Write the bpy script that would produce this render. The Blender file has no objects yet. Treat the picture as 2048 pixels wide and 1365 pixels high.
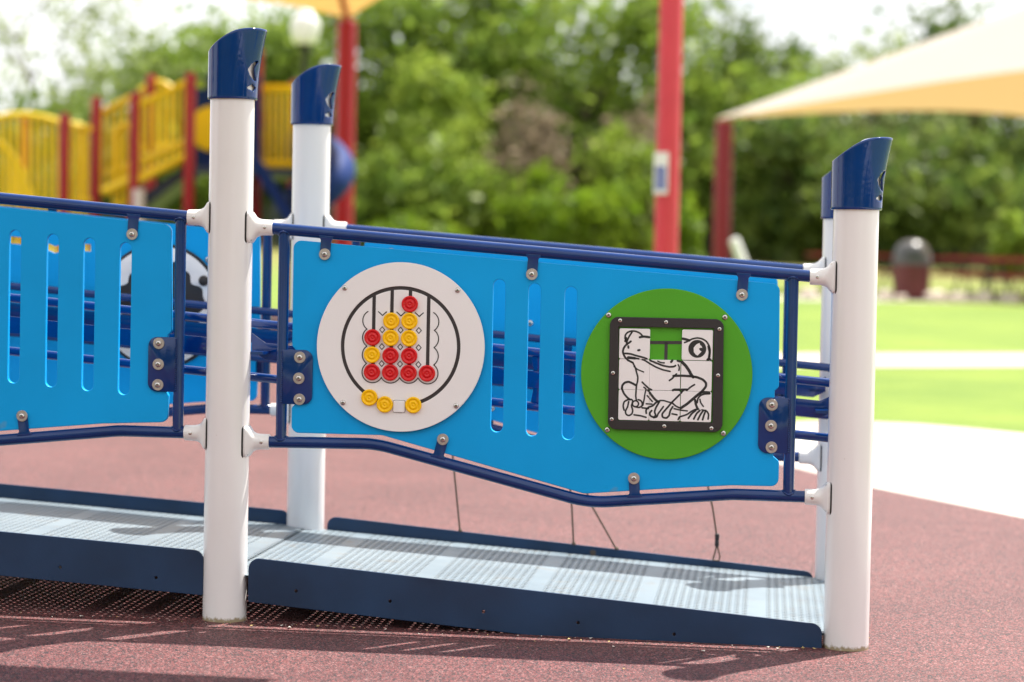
import bpy, bmesh, math, random
from mathutils import Vector, Matrix
from mathutils.geometry import delaunay_2d_cdt
R = math.radians
C = bpy.context.scene
COL = C.collection

# ------------------------------------------------------------------ camera
FPX = 4836.0; PITCH = 0.0314; ROLL = 0.0195; HC = 1.05
cd = bpy.data.cameras.new('camera'); cam = bpy.data.objects.new('camera', cd); COL.objects.link(cam)
cd.sensor_width = 36.0; cd.lens = FPX / 2048 * 36; cd.clip_end = 2000; cd.clip_start = 0.05
cam.matrix_world = Matrix.Translation((0, 0, HC)) @ Matrix.Rotation(math.pi/2 - PITCH, 4, 'X') @ Matrix.Rotation(ROLL, 4, 'Z')
cd.dof.use_dof = True; cd.dof.focus_distance = 6.82; cd.dof.aperture_fstop = 2.1
C.camera = cam
# ------------------------------------------------------------------ world / sun
SUN = Vector((0.575, 0.570, 1.65)).normalized()
el = math.asin(SUN.z); az = math.atan2(SUN.x, SUN.y)
w = bpy.data.worlds.new('World'); C.world = w; w.use_nodes = True
nt = w.node_tree; bg = nt.nodes['Background']
sky = nt.nodes.new('ShaderNodeTexSky'); sky.sky_type = 'NISHITA'; sky.sun_disc = False
sky.sun_elevation = el; sky.sun_rotation = az; sky.dust_density = 2.0
tc = nt.nodes.new('ShaderNodeTexCoord'); mp = nt.nodes.new('ShaderNodeMapping'); mp.inputs['Scale'].default_value = (1, 1, 2.6)
no = nt.nodes.new('ShaderNodeTexNoise'); no.inputs['Scale'].default_value = 2.3; no.inputs['Detail'].default_value = 7; no.inputs['Roughness'].default_value = .62
rp = nt.nodes.new('ShaderNodeValToRGB'); rp.color_ramp.elements[0].position = .28; rp.color_ramp.elements[1].position = .45
mx = nt.nodes.new('ShaderNodeMixRGB'); mx.inputs[2].default_value = (13.4, 13.5, 13.8, 1)
L = nt.links.new
L(tc.outputs['Generated'], mp.inputs[0]); L(mp.outputs[0], no.inputs['Vector']); L(no.outputs['Fac'], rp.inputs[0])
L(rp.outputs[0], mx.inputs[0]); L(sky.outputs[0], mx.inputs[1]); L(mx.outputs[0], bg.inputs[0]); bg.inputs[1].default_value = .0515
sl = bpy.data.lights.new('sun', 'SUN'); so = bpy.data.objects.new('sun', sl); COL.objects.link(so)
sl.energy = 5.0; sl.angle = R(.53); sl.color = (1, .95, .87); so.rotation_euler = SUN.to_track_quat('Z', 'Y').to_euler()
C.view_settings.view_transform = 'Standard'; C.view_settings.look = 'None'; C.view_settings.gamma = 1; C.view_settings.use_curve_mapping = False
C.view_settings.exposure = 1.07
C.cycles.use_denoising = True; C.cycles.max_bounces = 10; C.cycles.transparent_max_bounces = 24
C.cycles.sample_clamp_indirect = 8

# ------------------------------------------------------------------ geometry of the view: pixel of the photograph -> point in the place
cp, sp = math.cos(PITCH), math.sin(PITCH)
def ray(px, py):
    a, b = px-1024, py-682.5; c, s = math.cos(ROLL), math.sin(ROLL)
    x = (a*c + b*s)/FPX; up = (a*s - b*c)/FPX
    return Vector((x, cp + up*sp, -sp + up*cp))
def at(px, py, y):
    r = ray(px, py); return Vector((r.x*y/r.y, y, HC + r.z*y/r.y))
GS = .017
AX, AY, TH = -.8149, 6.9552, .1038               # foot of the near left post and the ramp's direction
def gz(y, x=AX): return .012 + GS*(y-6.955) - .0088*(x-AX)            # the ground rises gently away from the camera
def on_ground(px, py):
    r = ray(px, py); k = (.012 - GS*6.955 - HC)/(r.z - GS*r.y); return Vector((r.x*k, r.y*k, HC + r.z*k))
def rw(u, v, z=0):                               # ramp coordinates (along, across, up) -> world
    return Vector((AX + u*math.cos(TH) + v*math.sin(TH), AY - u*math.sin(TH) + v*math.cos(TH), z))

# ------------------------------------------------------------------ materials
def newmat(name):
    m = bpy.data.materials.new(name); m.use_nodes = True
    return m, m.node_tree, m.node_tree.nodes['Principled BSDF']
def N(nt, t, **k):
    n = nt.nodes.new(t)
    for a, b in k.items():
        if a in n.inputs.keys() if hasattr(n.inputs, 'keys') else False: n.inputs[a].default_value = b
        else: setattr(n, a, b)
    return n
def mat(name, col, rough=.4, metal=0, var=.06, vscale=6, bump=0, bscale=200, coat=0, spec=.5, specks=None, spscale=60, spth=.03, trans=0, rvar=0, stretch=None):
    m, nt, p = newmat(name); l = nt.links.new
    p.inputs['Roughness'].default_value = rough; p.inputs['Metallic'].default_value = metal
    p.inputs['Coat Weight'].default_value = coat; p.inputs['Coat Roughness'].default_value = .08; p.inputs['Specular IOR Level'].default_value = spec
    tc = nt.nodes.new('ShaderNodeTexCoord'); src = tc.outputs['Object']
    if stretch:
        mpn = nt.nodes.new('ShaderNodeMapping'); mpn.inputs['Scale'].default_value = stretch; l(src, mpn.inputs[0]); src2 = mpn.outputs[0]
    else: src2 = src
    n = nt.nodes.new('ShaderNodeTexNoise'); n.inputs['Scale'].default_value = vscale; n.inputs['Detail'].default_value = 5; l(src2, n.inputs['Vector'])
    r = nt.nodes.new('ShaderNodeValToRGB'); r.color_ramp.elements[0].position = .3; r.color_ramp.elements[1].position = .7
    r.color_ramp.elements[0].color = (*[c*(1-var) for c in col], 1); r.color_ramp.elements[1].color = (*[min(1, c*(1+var)) for c in col], 1)
    l(n.outputs['Fac'], r.inputs[0]); out = r.outputs[0]
    if specks:
        v = nt.nodes.new('ShaderNodeTexNoise'); v.inputs['Scale'].default_value = spscale; v.inputs['Detail'].default_value = 3; l(src, v.inputs['Vector'])
        r2 = nt.nodes.new('ShaderNodeValToRGB'); r2.color_ramp.elements[0].position = .72-spth; r2.color_ramp.elements[1].position = .76-spth; l(v.outputs['Fac'], r2.inputs[0])
        x = nt.nodes.new('ShaderNodeMixRGB'); l(r2.outputs[0], x.inputs[0]); l(out, x.inputs[1]); x.inputs[2].default_value = (*specks, 1); out = x.outputs[0]
    l(out, p.inputs['Base Color'])
    if rvar:
        mr = nt.nodes.new('ShaderNodeMapRange'); mr.inputs[3].default_value = rough-rvar; mr.inputs[4].default_value = rough+rvar; l(n.outputs['Fac'], mr.inputs[0]); l(mr.outputs[0], p.inputs['Roughness'])
    if bump:
        b = nt.nodes.new('ShaderNodeTexNoise'); b.inputs['Scale'].default_value = bscale; b.inputs['Detail'].default_value = 3; l(src, b.inputs['Vector'])
        bp = nt.nodes.new('ShaderNodeBump'); bp.inputs['Strength'].default_value = bump; bp.inputs['Distance'].default_value = .002; l(b.outputs['Fac'], bp.inputs['Height']); l(bp.outputs[0], p.inputs['Normal'])
    if trans:
        t = nt.nodes.new('ShaderNodeBsdfTranslucent'); l(out, t.inputs[0]); ms = nt.nodes.new('ShaderNodeMixShader'); ms.inputs[0].default_value = trans
        o = nt.nodes['Material Output']; l(p.outputs[0], ms.inputs[1]); l(t.outputs[0], ms.inputs[2]); l(ms.outputs[0], o.inputs[0])
    return m
M = {}
M['post'] = mat('white_powder_coat', (.83, .805, .80), .22, var=.015, vscale=5, bump=.05, bscale=90, coat=.35, specks=(.42, .36, .30), spscale=75, spth=-.035)
M['fitting'] = mat('white_fitting_paint', (.82, .80, .79), .3, var=.02, bump=.1, bscale=120, coat=.2, specks=(.45, .3, .2), spscale=70, spth=-.03)
M['navy'] = mat('navy_gloss_paint', (.001, .030, .150), .11, var=.12, vscale=9, bump=.05, bscale=140, spec=.5)
M['cap'] = mat('navy_cap_paint', (.001, .033, .165), .08, var=.12, vscale=9, bump=.14, bscale=60, spec=.5)
M['curb'] = mat('navy_curb_paint', (.008, .034, .090), .40, var=.25, vscale=5, bump=.12, bscale=160, specks=(.10, .065, .045), spscale=14, spth=-.01, rvar=.08)
M['deck_dark'] = M['curb']
M['board'] = mat('blue_plastic_board', (.0, .355, .80), .45, var=.05, vscale=3.5, bump=.16, bscale=320, spec=.22, specks=(.06, .33, .63), spscale=7, spth=-.02, rvar=.05)
M['white_board'] = mat('white_plastic_board', (.86, .84, .84), .45, var=.012, bump=.18, bscale=300, spec=.4)
M['green'] = mat('green_plastic_board', (.085, .37, .022), .45, var=.04, vscale=5, bump=.16, bscale=300, spec=.22, specks=(.22, .27, .06), spscale=45, spth=-.06)
M['black'] = mat('black_plastic', (.022, .018, .019), .5, var=.15, bump=.3, bscale=260, specks=(.10, .08, .075), spscale=80, spth=-.07)
M['ink'] = mat('black_engraving', (.018, .018, .017), .55, var=.1)
M['groove'] = mat('dark_groove', (.040, .032, .034), .5, var=.15)
M['red_piece'] = mat('red_plastic', (.66, .006, .010), .25, var=.04, bump=.05, spec=.4)
M['yellow_piece'] = mat('yellow_plastic', (1.0, .56, .0), .27, var=.03, bump=.05, spec=.3)
M['steel'] = mat('stainless_steel', (.62, .59, .57), .2, metal=1, var=.05, bump=.05)
M['washer'] = mat('galvanised_washer', (.52, .48, .44), .38, metal=.85, var=.1, vscale=80)
M['recess'] = mat('bolt_recess', (.10, .095, .09), .35, metal=1)
M['gasket'] = mat('black_gasket', (.012, .012, .012), .6)
M['cable'] = mat('brown_cable', (.11, .075, .05), .6, bump=.4, bscale=400)
M['red_post'] = mat('red_gloss_paint', (.36, .005, .012), .3, var=.06, spec=.4)
M['red_shaded'] = mat('shaded_red_paint', (.20, .003, .009), .3, var=.06, spec=.4)  # canopy shade on the right sail's post, put into a darker red
M['table'] = mat('maroon_table_coating', (.25, .015, .019), .5, var=.15)
M['red_bright'] = mat('bright_red_paint', (.62, .045, .065), .35, var=.05, spec=.4)  # one even, brighter red for the tall post with the notice
M['maroon'] = mat('maroon_coating', (.085, .006, .008), .5, var=.15)
M['dark_metal'] = mat('dark_metal', (.028, .03, .028), .45, var=.15)
M['dome'] = mat('grey_dome_lid', (.06, .058, .06), .35, var=.15)
M['yellow'] = mat('yellow_plastic_panel', (.88, .66, .003), .45, var=.05, bump=.05)
M['blue_slide'] = mat('blue_slide_plastic', (.006, .028, .15), .6, var=.1, spec=.2)
M['stair'] = mat('dark_blue_stair', (.02, .035, .07), .5, var=.1)
M['lime'] = mat('lime_plastic', (.30, .50, .04), .4)
def fabric(name, top, glow):                             # woven cloth: pale where the sun strikes it, warm where the light comes through
    m, nt, p = newmat(name); l = nt.links.new; tc = nt.nodes.new('ShaderNodeTexCoord')
    n = nt.nodes.new('ShaderNodeTexNoise'); n.inputs['Scale'].default_value = 1.2; l(tc.outputs['Object'], n.inputs['Vector'])
    r = nt.nodes.new('ShaderNodeValToRGB'); r.color_ramp.elements[0].color = (*[c*.95 for c in top], 1); r.color_ramp.elements[1].color = (*top, 1); l(n.outputs['Fac'], r.inputs[0]); l(r.outputs[0], p.inputs['Base Color'])
    p.inputs['Roughness'].default_value = .85; p.inputs['Specular IOR Level'].default_value = .2
    t = nt.nodes.new('ShaderNodeBsdfTranslucent'); t.inputs[0].default_value = (*glow, 1); ms = nt.nodes.new('ShaderNodeMixShader'); ms.inputs[0].default_value = .42
    l(p.outputs[0], ms.inputs[1]); l(t.outputs[0], ms.inputs[2]); l(ms.outputs[0], nt.nodes['Material Output'].inputs[0]); return m
M['fabric'] = fabric('tan_shade_fabric', (.60, .545, .50), (.52, .33, .145))
M['fabric_pale'] = fabric('pale_shade_fabric', (.66, .62, .58), (.42, .38, .34))
M['fabric_or'] = fabric('orange_tan_shade_fabric', (.66, .52, .36), (.55, .31, .10))
M['globe'] = mat('white_globe', (.90, .89, .88), .3, trans=.2)
M['sign_white'] = mat('white_sign_plate', (.80, .79, .76), .4)
M['sign_blue'] = mat('blue_sign_print', (.10, .14, .42), .4)
M['rock'] = mat('limestone', (.58, .49, .42), .85, var=.2, vscale=7, bump=1, bscale=14)
M['concrete'] = mat('concrete', (.43, .395, .355), .85, var=.08, vscale=1.2, bump=.3, bscale=90)
M['bark'] = mat('bark', (.10, .075, .055), .9, var=.3, vscale=12, bump=1, bscale=30)
M['white_pole'] = mat('white_pole_paint', (.72, .71, .70), .4)

m = M['post']; nt = m.node_tree; p = nt.nodes['Principled BSDF']; l = nt.links.new
src = p.inputs['Base Color'].links[0].from_socket; tc = nt.nodes.new('ShaderNodeTexCoord'); sx = nt.nodes.new('ShaderNodeSeparateXYZ'); l(tc.outputs['Object'], sx.inputs[0])
n = nt.nodes.new('ShaderNodeTexNoise'); n.inputs['Scale'].default_value = 70; n.inputs['Detail'].default_value = 5; l(tc.outputs['Object'], n.inputs['Vector'])
a = nt.nodes.new('ShaderNodeMath'); a.operation = 'MULTIPLY_ADD'; a.inputs[1].default_value = -.034; l(n.outputs['Fac'], a.inputs[0]); l(sx.outputs[2], a.inputs[2])
mr = nt.nodes.new('ShaderNodeMapRange'); mr.inputs[1].default_value = -.004; mr.inputs[2].default_value = -.012; l(a.outputs[0], mr.inputs[0])
x = nt.nodes.new('ShaderNodeMixRGB'); l(mr.outputs[0], x.inputs[0]); l(src, x.inputs[1]); x.inputs[2].default_value = (.36, .29, .18, 1); l(x.outputs[0], p.inputs['Base Color'])

def leafmat(name, a, b, trans=.3):
    m, nt, p = newmat(name); l = nt.links.new
    g = nt.nodes.new('ShaderNodeNewGeometry'); tc = nt.nodes.new('ShaderNodeTexCoord')
    n = nt.nodes.new('ShaderNodeTexNoise'); n.inputs['Scale'].default_value = .55; n.inputs['Detail'].default_value = 2; l(tc.outputs['Object'], n.inputs['Vector'])
    ad = nt.nodes.new('ShaderNodeMath'); ad.operation = 'MULTIPLY_ADD'; ad.inputs[1].default_value = .45; l(g.outputs['Random Per Island'], ad.inputs[0]); l(n.outputs['Fac'], ad.inputs[2])
    r = nt.nodes.new('ShaderNodeValToRGB'); r.color_ramp.elements[0].position = .45; r.color_ramp.elements[1].position = .98
    r.color_ramp.elements[0].color = (*a, 1); r.color_ramp.elements[1].color = (*b, 1); l(ad.outputs[0], r.inputs[0]); l(r.outputs[0], p.inputs['Base Color'])
    p.inputs['Roughness'].default_value = .5; p.inputs['Specular IOR Level'].default_value = .35
    t = nt.nodes.new('ShaderNodeBsdfTranslucent'); l(r.outputs[0], t.inputs[0]); ms = nt.nodes.new('ShaderNodeMixShader'); ms.inputs[0].default_value = trans
    l(p.outputs[0], ms.inputs[1]); l(t.outputs[0], ms.inputs[2]); l(ms.outputs[0], nt.nodes['Material Output'].inputs[0])
    return m
M['leaf_mid'] = leafmat('leaf_mid_green', (0.112, 0.197, 0.028), (0.253, 0.337, 0.047), .55)
M['leaf_yellow'] = leafmat('leaf_yellow_green', (0.160, 0.262, 0.030), (0.290, 0.366, 0.054), .55)
M['leaf_dark'] = leafmat('leaf_dark_green', (0.066, 0.125, 0.026), (0.169, 0.223, 0.038), .55)
M['leaf_lime'] = leafmat('leaf_lime_green', (0.122, 0.221, 0.013), (0.198, 0.279, 0.019), .55)
M['leaf_dead'] = leafmat('dry_twig', (0.214, 0.162, 0.105), (0.289, 0.230, 0.157), .55)
M['leaf_grey'] = leafmat('leaf_pale_green', (0.184, 0.243, 0.086), (0.338, 0.394, 0.158), .55)

def ground_mats():
    # rubber: red and black granules
    m, nt, p = newmat('rubber_granules'); l = nt.links.new
    tc = nt.nodes.new('ShaderNodeTexCoord')
    v = nt.nodes.new('ShaderNodeTexVoronoi'); v.inputs['Scale'].default_value = 250; l(tc.outputs['Object'], v.inputs['Vector'])
    sep = nt.nodes.new('ShaderNodeSeparateColor'); l(v.outputs['Color'], sep.inputs[0])
    r = nt.nodes.new('ShaderNodeValToRGB'); r.color_ramp.interpolation = 'CONSTANT'; e = r.color_ramp.elements
    e[0].position = 0; e[0].color = (.016, .014, .016, 1); e[1].position = .30; e[1].color = (.125, .034, .033, 1)
    for pos, c in ((.46, (.205, .067, .067)), (.63, (.152, .042, .043)), (.79, (.29, .145, .140)), (.88, (.044, .037, .039))):
        x = e.new(pos); x.color = (*c, 1)
    l(sep.outputs[0], r.inputs[0])
    n = nt.nodes.new('ShaderNodeTexNoise'); n.inputs['Scale'].default_value = 1.7; n.inputs['Detail'].default_value = 9; n.inputs['Roughness'].default_value = .65; l(tc.outputs['Object'], n.inputs['Vector'])
    r2 = nt.nodes.new('ShaderNodeValToRGB'); r2.color_ramp.elements[0].position = .3; r2.color_ramp.elements[0].color = (.78, .79, .81, 1); r2.color_ramp.elements[1].position = .7; r2.color_ramp.elements[1].color = (1.10, 1.10, 1.08, 1)
    l(n.outputs['Fac'], r2.inputs[0]); x = nt.nodes.new('ShaderNodeMixRGB'); x.blend_type = 'MULTIPLY'; x.inputs[0].default_value = 1; l(r.outputs[0], x.inputs[1]); l(r2.outputs[0], x.inputs[2])
    l(x.outputs[0], p.inputs['Base Color']); p.inputs['Roughness'].default_value = .6; p.inputs['Specular IOR Level'].default_value = .3
    b = nt.nodes.new('ShaderNodeBump'); b.inputs['Strength'].default_value = .55; b.inputs['Distance'].default_value = .003; l(v.outputs['Distance'], b.inputs['Height']); b.invert = True; l(b.outputs[0], p.inputs['Normal'])
    M['rubber'] = m
    m, nt, p = newmat('lawn'); l = nt.links.new; tc = nt.nodes.new('ShaderNodeTexCoord')
    n = nt.nodes.new('ShaderNodeTexNoise'); n.inputs['Scale'].default_value = .55; n.inputs['Detail'].default_value = 8; n.inputs['Roughness'].default_value = .7; l(tc.outputs['Object'], n.inputs['Vector'])
    r = nt.nodes.new('ShaderNodeValToRGB'); r.color_ramp.elements[0].position = .32; r.color_ramp.elements[0].color = (.088, .160, .010, 1); r.color_ramp.elements[1].position = .68; r.color_ramp.elements[1].color = (.180, .250, .020, 1)
    l(n.outputs['Fac'], r.inputs[0])
    # drier grass far out
    sx = nt.nodes.new('ShaderNodeSeparateXYZ'); l(tc.outputs['Object'], sx.inputs[0])
    mr = nt.nodes.new('ShaderNodeMapRange'); mr.inputs[1].default_value = 43; mr.inputs[2].default_value = 70; l(sx.outputs[1], mr.inputs[0])
    x = nt.nodes.new('ShaderNodeMixRGB'); l(mr.outputs[0], x.inputs[0]); l(r.outputs[0], x.inputs[1]); x.inputs[2].default_value = (.17, .165, .030, 1)
    l(x.outputs[0], p.inputs['Base Color']); p.inputs['Roughness'].default_value = .9
    b = nt.nodes.new('ShaderNodeBump'); b.inputs['Strength'].default_value = .8; b.inputs['Distance'].default_value = .03
    n2 = nt.nodes.new('ShaderNodeTexNoise'); n2.inputs['Scale'].default_value = 40; l(tc.outputs['Object'], n2.inputs['Vector']); l(n2.outputs['Fac'], b.inputs['Height']); l(b.outputs[0], p.inputs['Normal'])
    M['lawn'] = m
    # perforated pale deck: real holes, rows across the ramp, a flat band every plank
    m, nt, p = newmat('perforated_deck_coating'); l = nt.links.new; tc = nt.nodes.new('ShaderNodeTexCoord')
    sx = nt.nodes.new('ShaderNodeSeparateXYZ'); l(tc.outputs['Object'], sx.inputs[0])
    def math_(op, a, b=None, c=None):
        n = nt.nodes.new('ShaderNodeMath'); n.operation = op
        for i, q in enumerate((a, b, c)):
            if q is None: continue
            if isinstance(q, (int, float)): n.inputs[i].default_value = q
            else: l(q, n.inputs[i])
        return n.outputs[0]
    PU, PV, PL = .0236, .034, .330
    up = math_('MULTIPLY', math_('FRACT', math_('DIVIDE', math_('ADD', sx.outputs[0], 20*PL), PL)), PL)     # along one plank
    inb = math_('LESS_THAN', up, PU*12)
    fu = math_('MULTIPLY', math_('SUBTRACT', math_('FRACT', math_('DIVIDE', up, PU)), .5), PU)
    fv = math_('MULTIPLY', math_('SUBTRACT', math_('FRACT', math_('DIVIDE', math_('ADD', sx.outputs[1], 10*PV), PV)), .5), PV)
    d2 = math_('SQRT', math_('ADD', math_('MULTIPLY', fu, fu), math_('MULTIPLY', fv, fv)))
    hole = math_('MULTIPLY', math_('LESS_THAN', d2, .0053), inb)
    rise = math_('MULTIPLY', math_('MAXIMUM', math_('SUBTRACT', 1, math_('DIVIDE', math_('ABSOLUTE', math_('SUBTRACT', d2, .0075)), .0032)), 0), inb)
    ridge = math_('MULTIPLY', math_('MULTIPLY', math_('ADD', math_('COSINE', math_('MULTIPLY', fu, 2*math.pi/PU)), 1), .5), inb)
    h = math_('ADD', math_('MULTIPLY', rise, .5), math_('MULTIPLY', ridge, .22))
    b = nt.nodes.new('ShaderNodeBump'); b.inputs['Strength'].default_value = 1; b.inputs['Distance'].default_value = .005; l(h, b.inputs['Height']); l(b.outputs[0], p.inputs['Normal'])
    n = nt.nodes.new('ShaderNodeTexNoise'); n.inputs['Scale'].default_value = 4; n.inputs['Detail'].default_value = 6; l(tc.outputs['Object'], n.inputs['Vector'])
    r = nt.nodes.new('ShaderNodeValToRGB'); r.color_ramp.elements[0].position = .33; r.color_ramp.elements[0].color = (.130, .172, .208, 1); r.color_ramp.elements[1].position = .6; r.color_ramp.elements[1].color = (.172, .220, .256, 1); l(n.outputs['Fac'], r.inputs[0])
    n3 = nt.nodes.new('ShaderNodeTexNoise'); n3.inputs['Scale'].default_value = 11; n3.inputs['Detail'].default_value = 8; n3.inputs['Roughness'].default_value = .7; l(tc.outputs['Object'], n3.inputs['Vector'])
    r3 = nt.nodes.new('ShaderNodeValToRGB'); r3.color_ramp.elements[0].position = .56; r3.color_ramp.elements[1].position = .78; l(n3.outputs['Fac'], r3.inputs[0])
    x3 = nt.nodes.new('ShaderNodeMixRGB'); l(r3.outputs[0], x3.inputs[0]); l(r.outputs[0], x3.inputs[1]); x3.inputs[2].default_value = (.17, .145, .115, 1)
    l(x3.outputs[0], p.inputs['Base Color']); p.inputs['Roughness'].default_value = .42
    t = nt.nodes.new('ShaderNodeBsdfTransparent'); ms = nt.nodes.new('ShaderNodeMixShader'); l(hole, ms.inputs[0]); l(p.outputs[0], ms.inputs[1]); l(t.outputs[0], ms.inputs[2]); l(ms.outputs[0], nt.nodes['Material Output'].inputs[0])
    M['deck'] = m
    # chain-link mesh: real gaps between the wires
    m, nt, p = newmat('chain_link_mesh'); l = nt.links.new; tc = nt.nodes.new('ShaderNodeTexCoord'); sx = nt.nodes.new('ShaderNodeSeparateXYZ'); l(tc.outputs['Object'], sx.inputs[0])
    def wire(sg):
        s = math_('ADD', sx.outputs[0], math_('MULTIPLY', sx.outputs[2], sg)); return math_('LESS_THAN', math_('FRACT', math_('DIVIDE', math_('ADD', s, 200), .075)), .30)
    a = math_('MAXIMUM', wire(1.), wire(-1.))
    p.inputs['Base Color'].default_value = (.018, .021, .019, 1); p.inputs['Roughness'].default_value = .5
    t = nt.nodes.new('ShaderNodeBsdfTransparent'); ms = nt.nodes.new('ShaderNodeMixShader'); l(a, ms.inputs[0]); l(t.outputs[0], ms.inputs[1]); l(p.outputs[0], ms.inputs[2]); l(ms.outputs[0], nt.nodes['Material Output'].inputs[0])
    M['chain'] = m
ground_mats()

# ------------------------------------------------------------------ mesh builder and object helpers
OFF = {}
class MB:
    def __init__(s): s.v = []; s.f = []; s.mi = []
    def add(s, vs, fs, m=0):
        o = len(s.v); s.v += [Vector(q) for q in vs]; s.f += [tuple(i+o for i in f) for f in fs]; s.mi += [m]*len(fs); return s
    def mesh(s, me, m=0, fn=None):
        o = len(s.v); s.v += [(fn(q.co) if fn else q.co.copy()) for q in me.vertices]
        s.f += [tuple(i+o for i in p.vertices) for p in me.polygons]; s.mi += [m]*len(me.polygons); return s
    def box(s, c, size, m=0, rot=None, bev=0):
        bm = bmesh.new(); bmesh.ops.create_cube(bm, size=1)
        for q in bm.verts: q.co = Vector((q.co.x*size[0], q.co.y*size[1], q.co.z*size[2]))
        if bev: bmesh.ops.bevel(bm, geom=bm.edges[:], offset=bev, segments=2, affect='EDGES')
        c = Vector(c)
        bm.verts.index_update(); vs = [(rot @ q.co if rot else q.co) + c for q in bm.verts]; fs = [[q.index for q in f.verts] for f in bm.faces]; bm.free()
        return s.add(vs, fs, m)
    def tube(s, path, r, seg=16, m=0, caps=True):
        path = [Vector(q) for q in path]; n = len(path); rs = r if isinstance(r, (list, tuple)) else [r]*n
        tans = []
        for i in range(n):
            a = path[i]-path[i-1] if i else path[1]-path[0]; b = path[i+1]-path[i] if i < n-1 else a
            tans.append((a.normalized()+b.normalized()).normalized())
        t = tans[0]; ref = Vector((0, 0, 1)) if abs(t.z) < .9 else Vector((1, 0, 0)); x = t.cross(ref).normalized()
        vs = []; fs = []
        for i in range(n):
            t = tans[i]; x = (x - t*x.dot(t)).normalized(); y = t.cross(x)
            for k in range(seg):
                a = 2*math.pi*k/seg; vs.append(path[i] + (x*math.cos(a)+y*math.sin(a))*rs[i])
        for i in range(n-1):
            for k in range(seg):
                k2 = (k+1) % seg; fs.append((i*seg+k, i*seg+k2, (i+1)*seg+k2, (i+1)*seg+k))
        if caps: fs += [tuple(range(seg-1, -1, -1)), tuple((n-1)*seg+k for k in range(seg))]
        return s.add(vs, fs, m)
    def lathe(s, prof, o=(0, 0, 0), axis=(0, 0, 1), seg=24, m=0):
        o = Vector(o); a = Vector(axis).normalized(); ref = Vector((0, 0, 1)) if abs(a.z) < .9 else Vector((1, 0, 0)); x = a.cross(ref).normalized(); y = a.cross(x)
        vs = []; fs = []; n = len(prof)
        for r, h in prof:
            for k in range(seg):
                t = 2*math.pi*k/seg; vs.append(o + a*h + (x*math.cos(t)+y*math.sin(t))*max(r, 1e-5))
        for i in range(n-1):
            for k in range(seg):
                k2 = (k+1) % seg; fs.append((i*seg+k, i*seg+k2, (i+1)*seg+k2, (i+1)*seg+k))
        fs += [tuple(range(seg-1, -1, -1)), tuple((n-1)*seg+k for k in range(seg))]
        return s.add(vs, fs, m)
    def loft(s, rings, m=0, caps=True):
        k = len(rings[0]); vs = [q for r in rings for q in r]; fs = []
        for i in range(len(rings)-1):
            for j in range(k):
                j2 = (j+1) % k; fs.append((i*k+j, i*k+j2, (i+1)*k+j2, (i+1)*k+j))
        if caps: fs += [tuple(range(k-1, -1, -1)), tuple((len(rings)-1)*k+j for j in range(k))]
        return s.add(vs, fs, m)
    def build(s, name, mats, parent=None, smooth=35, recalc=True):
        off = Vector(OFF.get(parent.name, (0, 0, 0))) if parent else Vector((0, 0, 0))
        me = bpy.data.meshes.new(name); me.from_pydata([q-off for q in s.v], [], s.f)
        for q in (mats if isinstance(mats, (list, tuple)) else [mats]): me.materials.append(q)
        me.polygons.foreach_set('material_index', s.mi)
        if recalc:
            bm = bmesh.new(); bm.from_mesh(me); bmesh.ops.recalc_face_normals(bm, faces=bm.faces); bm.to_mesh(me); bm.free()
        if smooth:
            me.shade_smooth(); me.set_sharp_from_angle(angle=R(smooth))
        o = bpy.data.objects.new(name, me); COL.objects.link(o)
        if parent: o.parent = parent; OFF[o.name] = tuple(off)
        return o
def tag(o, label=None, cat=None, group=None, kind=None):
    if label: o['label'] = label
    if cat: o['category'] = cat
    if group: o['group'] = group
    if kind: o['kind'] = kind
    return o
def thing(name, loc, label, cat, group=None, rotz=0, off=None):
    o = bpy.data.objects.new(name, None); COL.objects.link(o); o.location = loc; o.rotation_euler = (0, 0, rotz); o.empty_display_size = .1
    OFF[o.name] = tuple(off) if off is not None else (tuple(loc) if rotz == 0 else (0, 0, 0))
    return tag(o, label, cat, group)
def rthing(name, u, v, z, label, cat, group=None):     # a thing on the ramp: its parts are given in ramp coordinates
    return thing(name, rw(u, v, z), label, cat, group, -TH, (u, v, z))

def round_poly(pts, rad, seg=6):
    out = []; n = len(pts)
    for i in range(n):
        p = Vector(pts[i][:2]); r = pts[i][2] if len(pts[i]) > 2 else rad
        a = Vector(pts[i-1][:2])-p; b = Vector(pts[(i+1) % n][:2])-p; la, lb = a.length, b.length; a /= la; b /= lb
        ang = a.angle(b)
        if r <= 0 or ang > 3.1: out.append(p); continue
        d = min(r/math.tan(ang/2), la*.48, lb*.48); r = d*math.tan(ang/2); c = p + (a+b).normalized()*(r/math.sin(ang/2))
        s0 = p+a*d-c; s1 = p+b*d-c; t0 = math.atan2(s0.y, s0.x); dt = math.atan2(s1.y, s1.x)-t0
        while dt > math.pi: dt -= 2*math.pi
        while dt < -math.pi: dt += 2*math.pi
        out += [c+Vector((math.cos(t0+dt*k/seg), math.sin(t0+dt*k/seg)))*r for k in range(seg+1)]
    return out
def slot(cu, z0, z1, w, seg=10):
    r = w/2; return [(cu+r*math.cos(t), z1-r+r*math.sin(t)) for t in [math.pi*k/seg for k in range(seg+1)]] + [(cu+r*math.cos(t), z0+r+r*math.sin(t)) for t in [math.pi+math.pi*k/seg for k in range(seg+1)]]
def circle(cx, cz, r, n=96): return [(cx+r*math.cos(2*math.pi*k/n), cz+r*math.sin(2*math.pi*k/n)) for k in range(n)]
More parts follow.
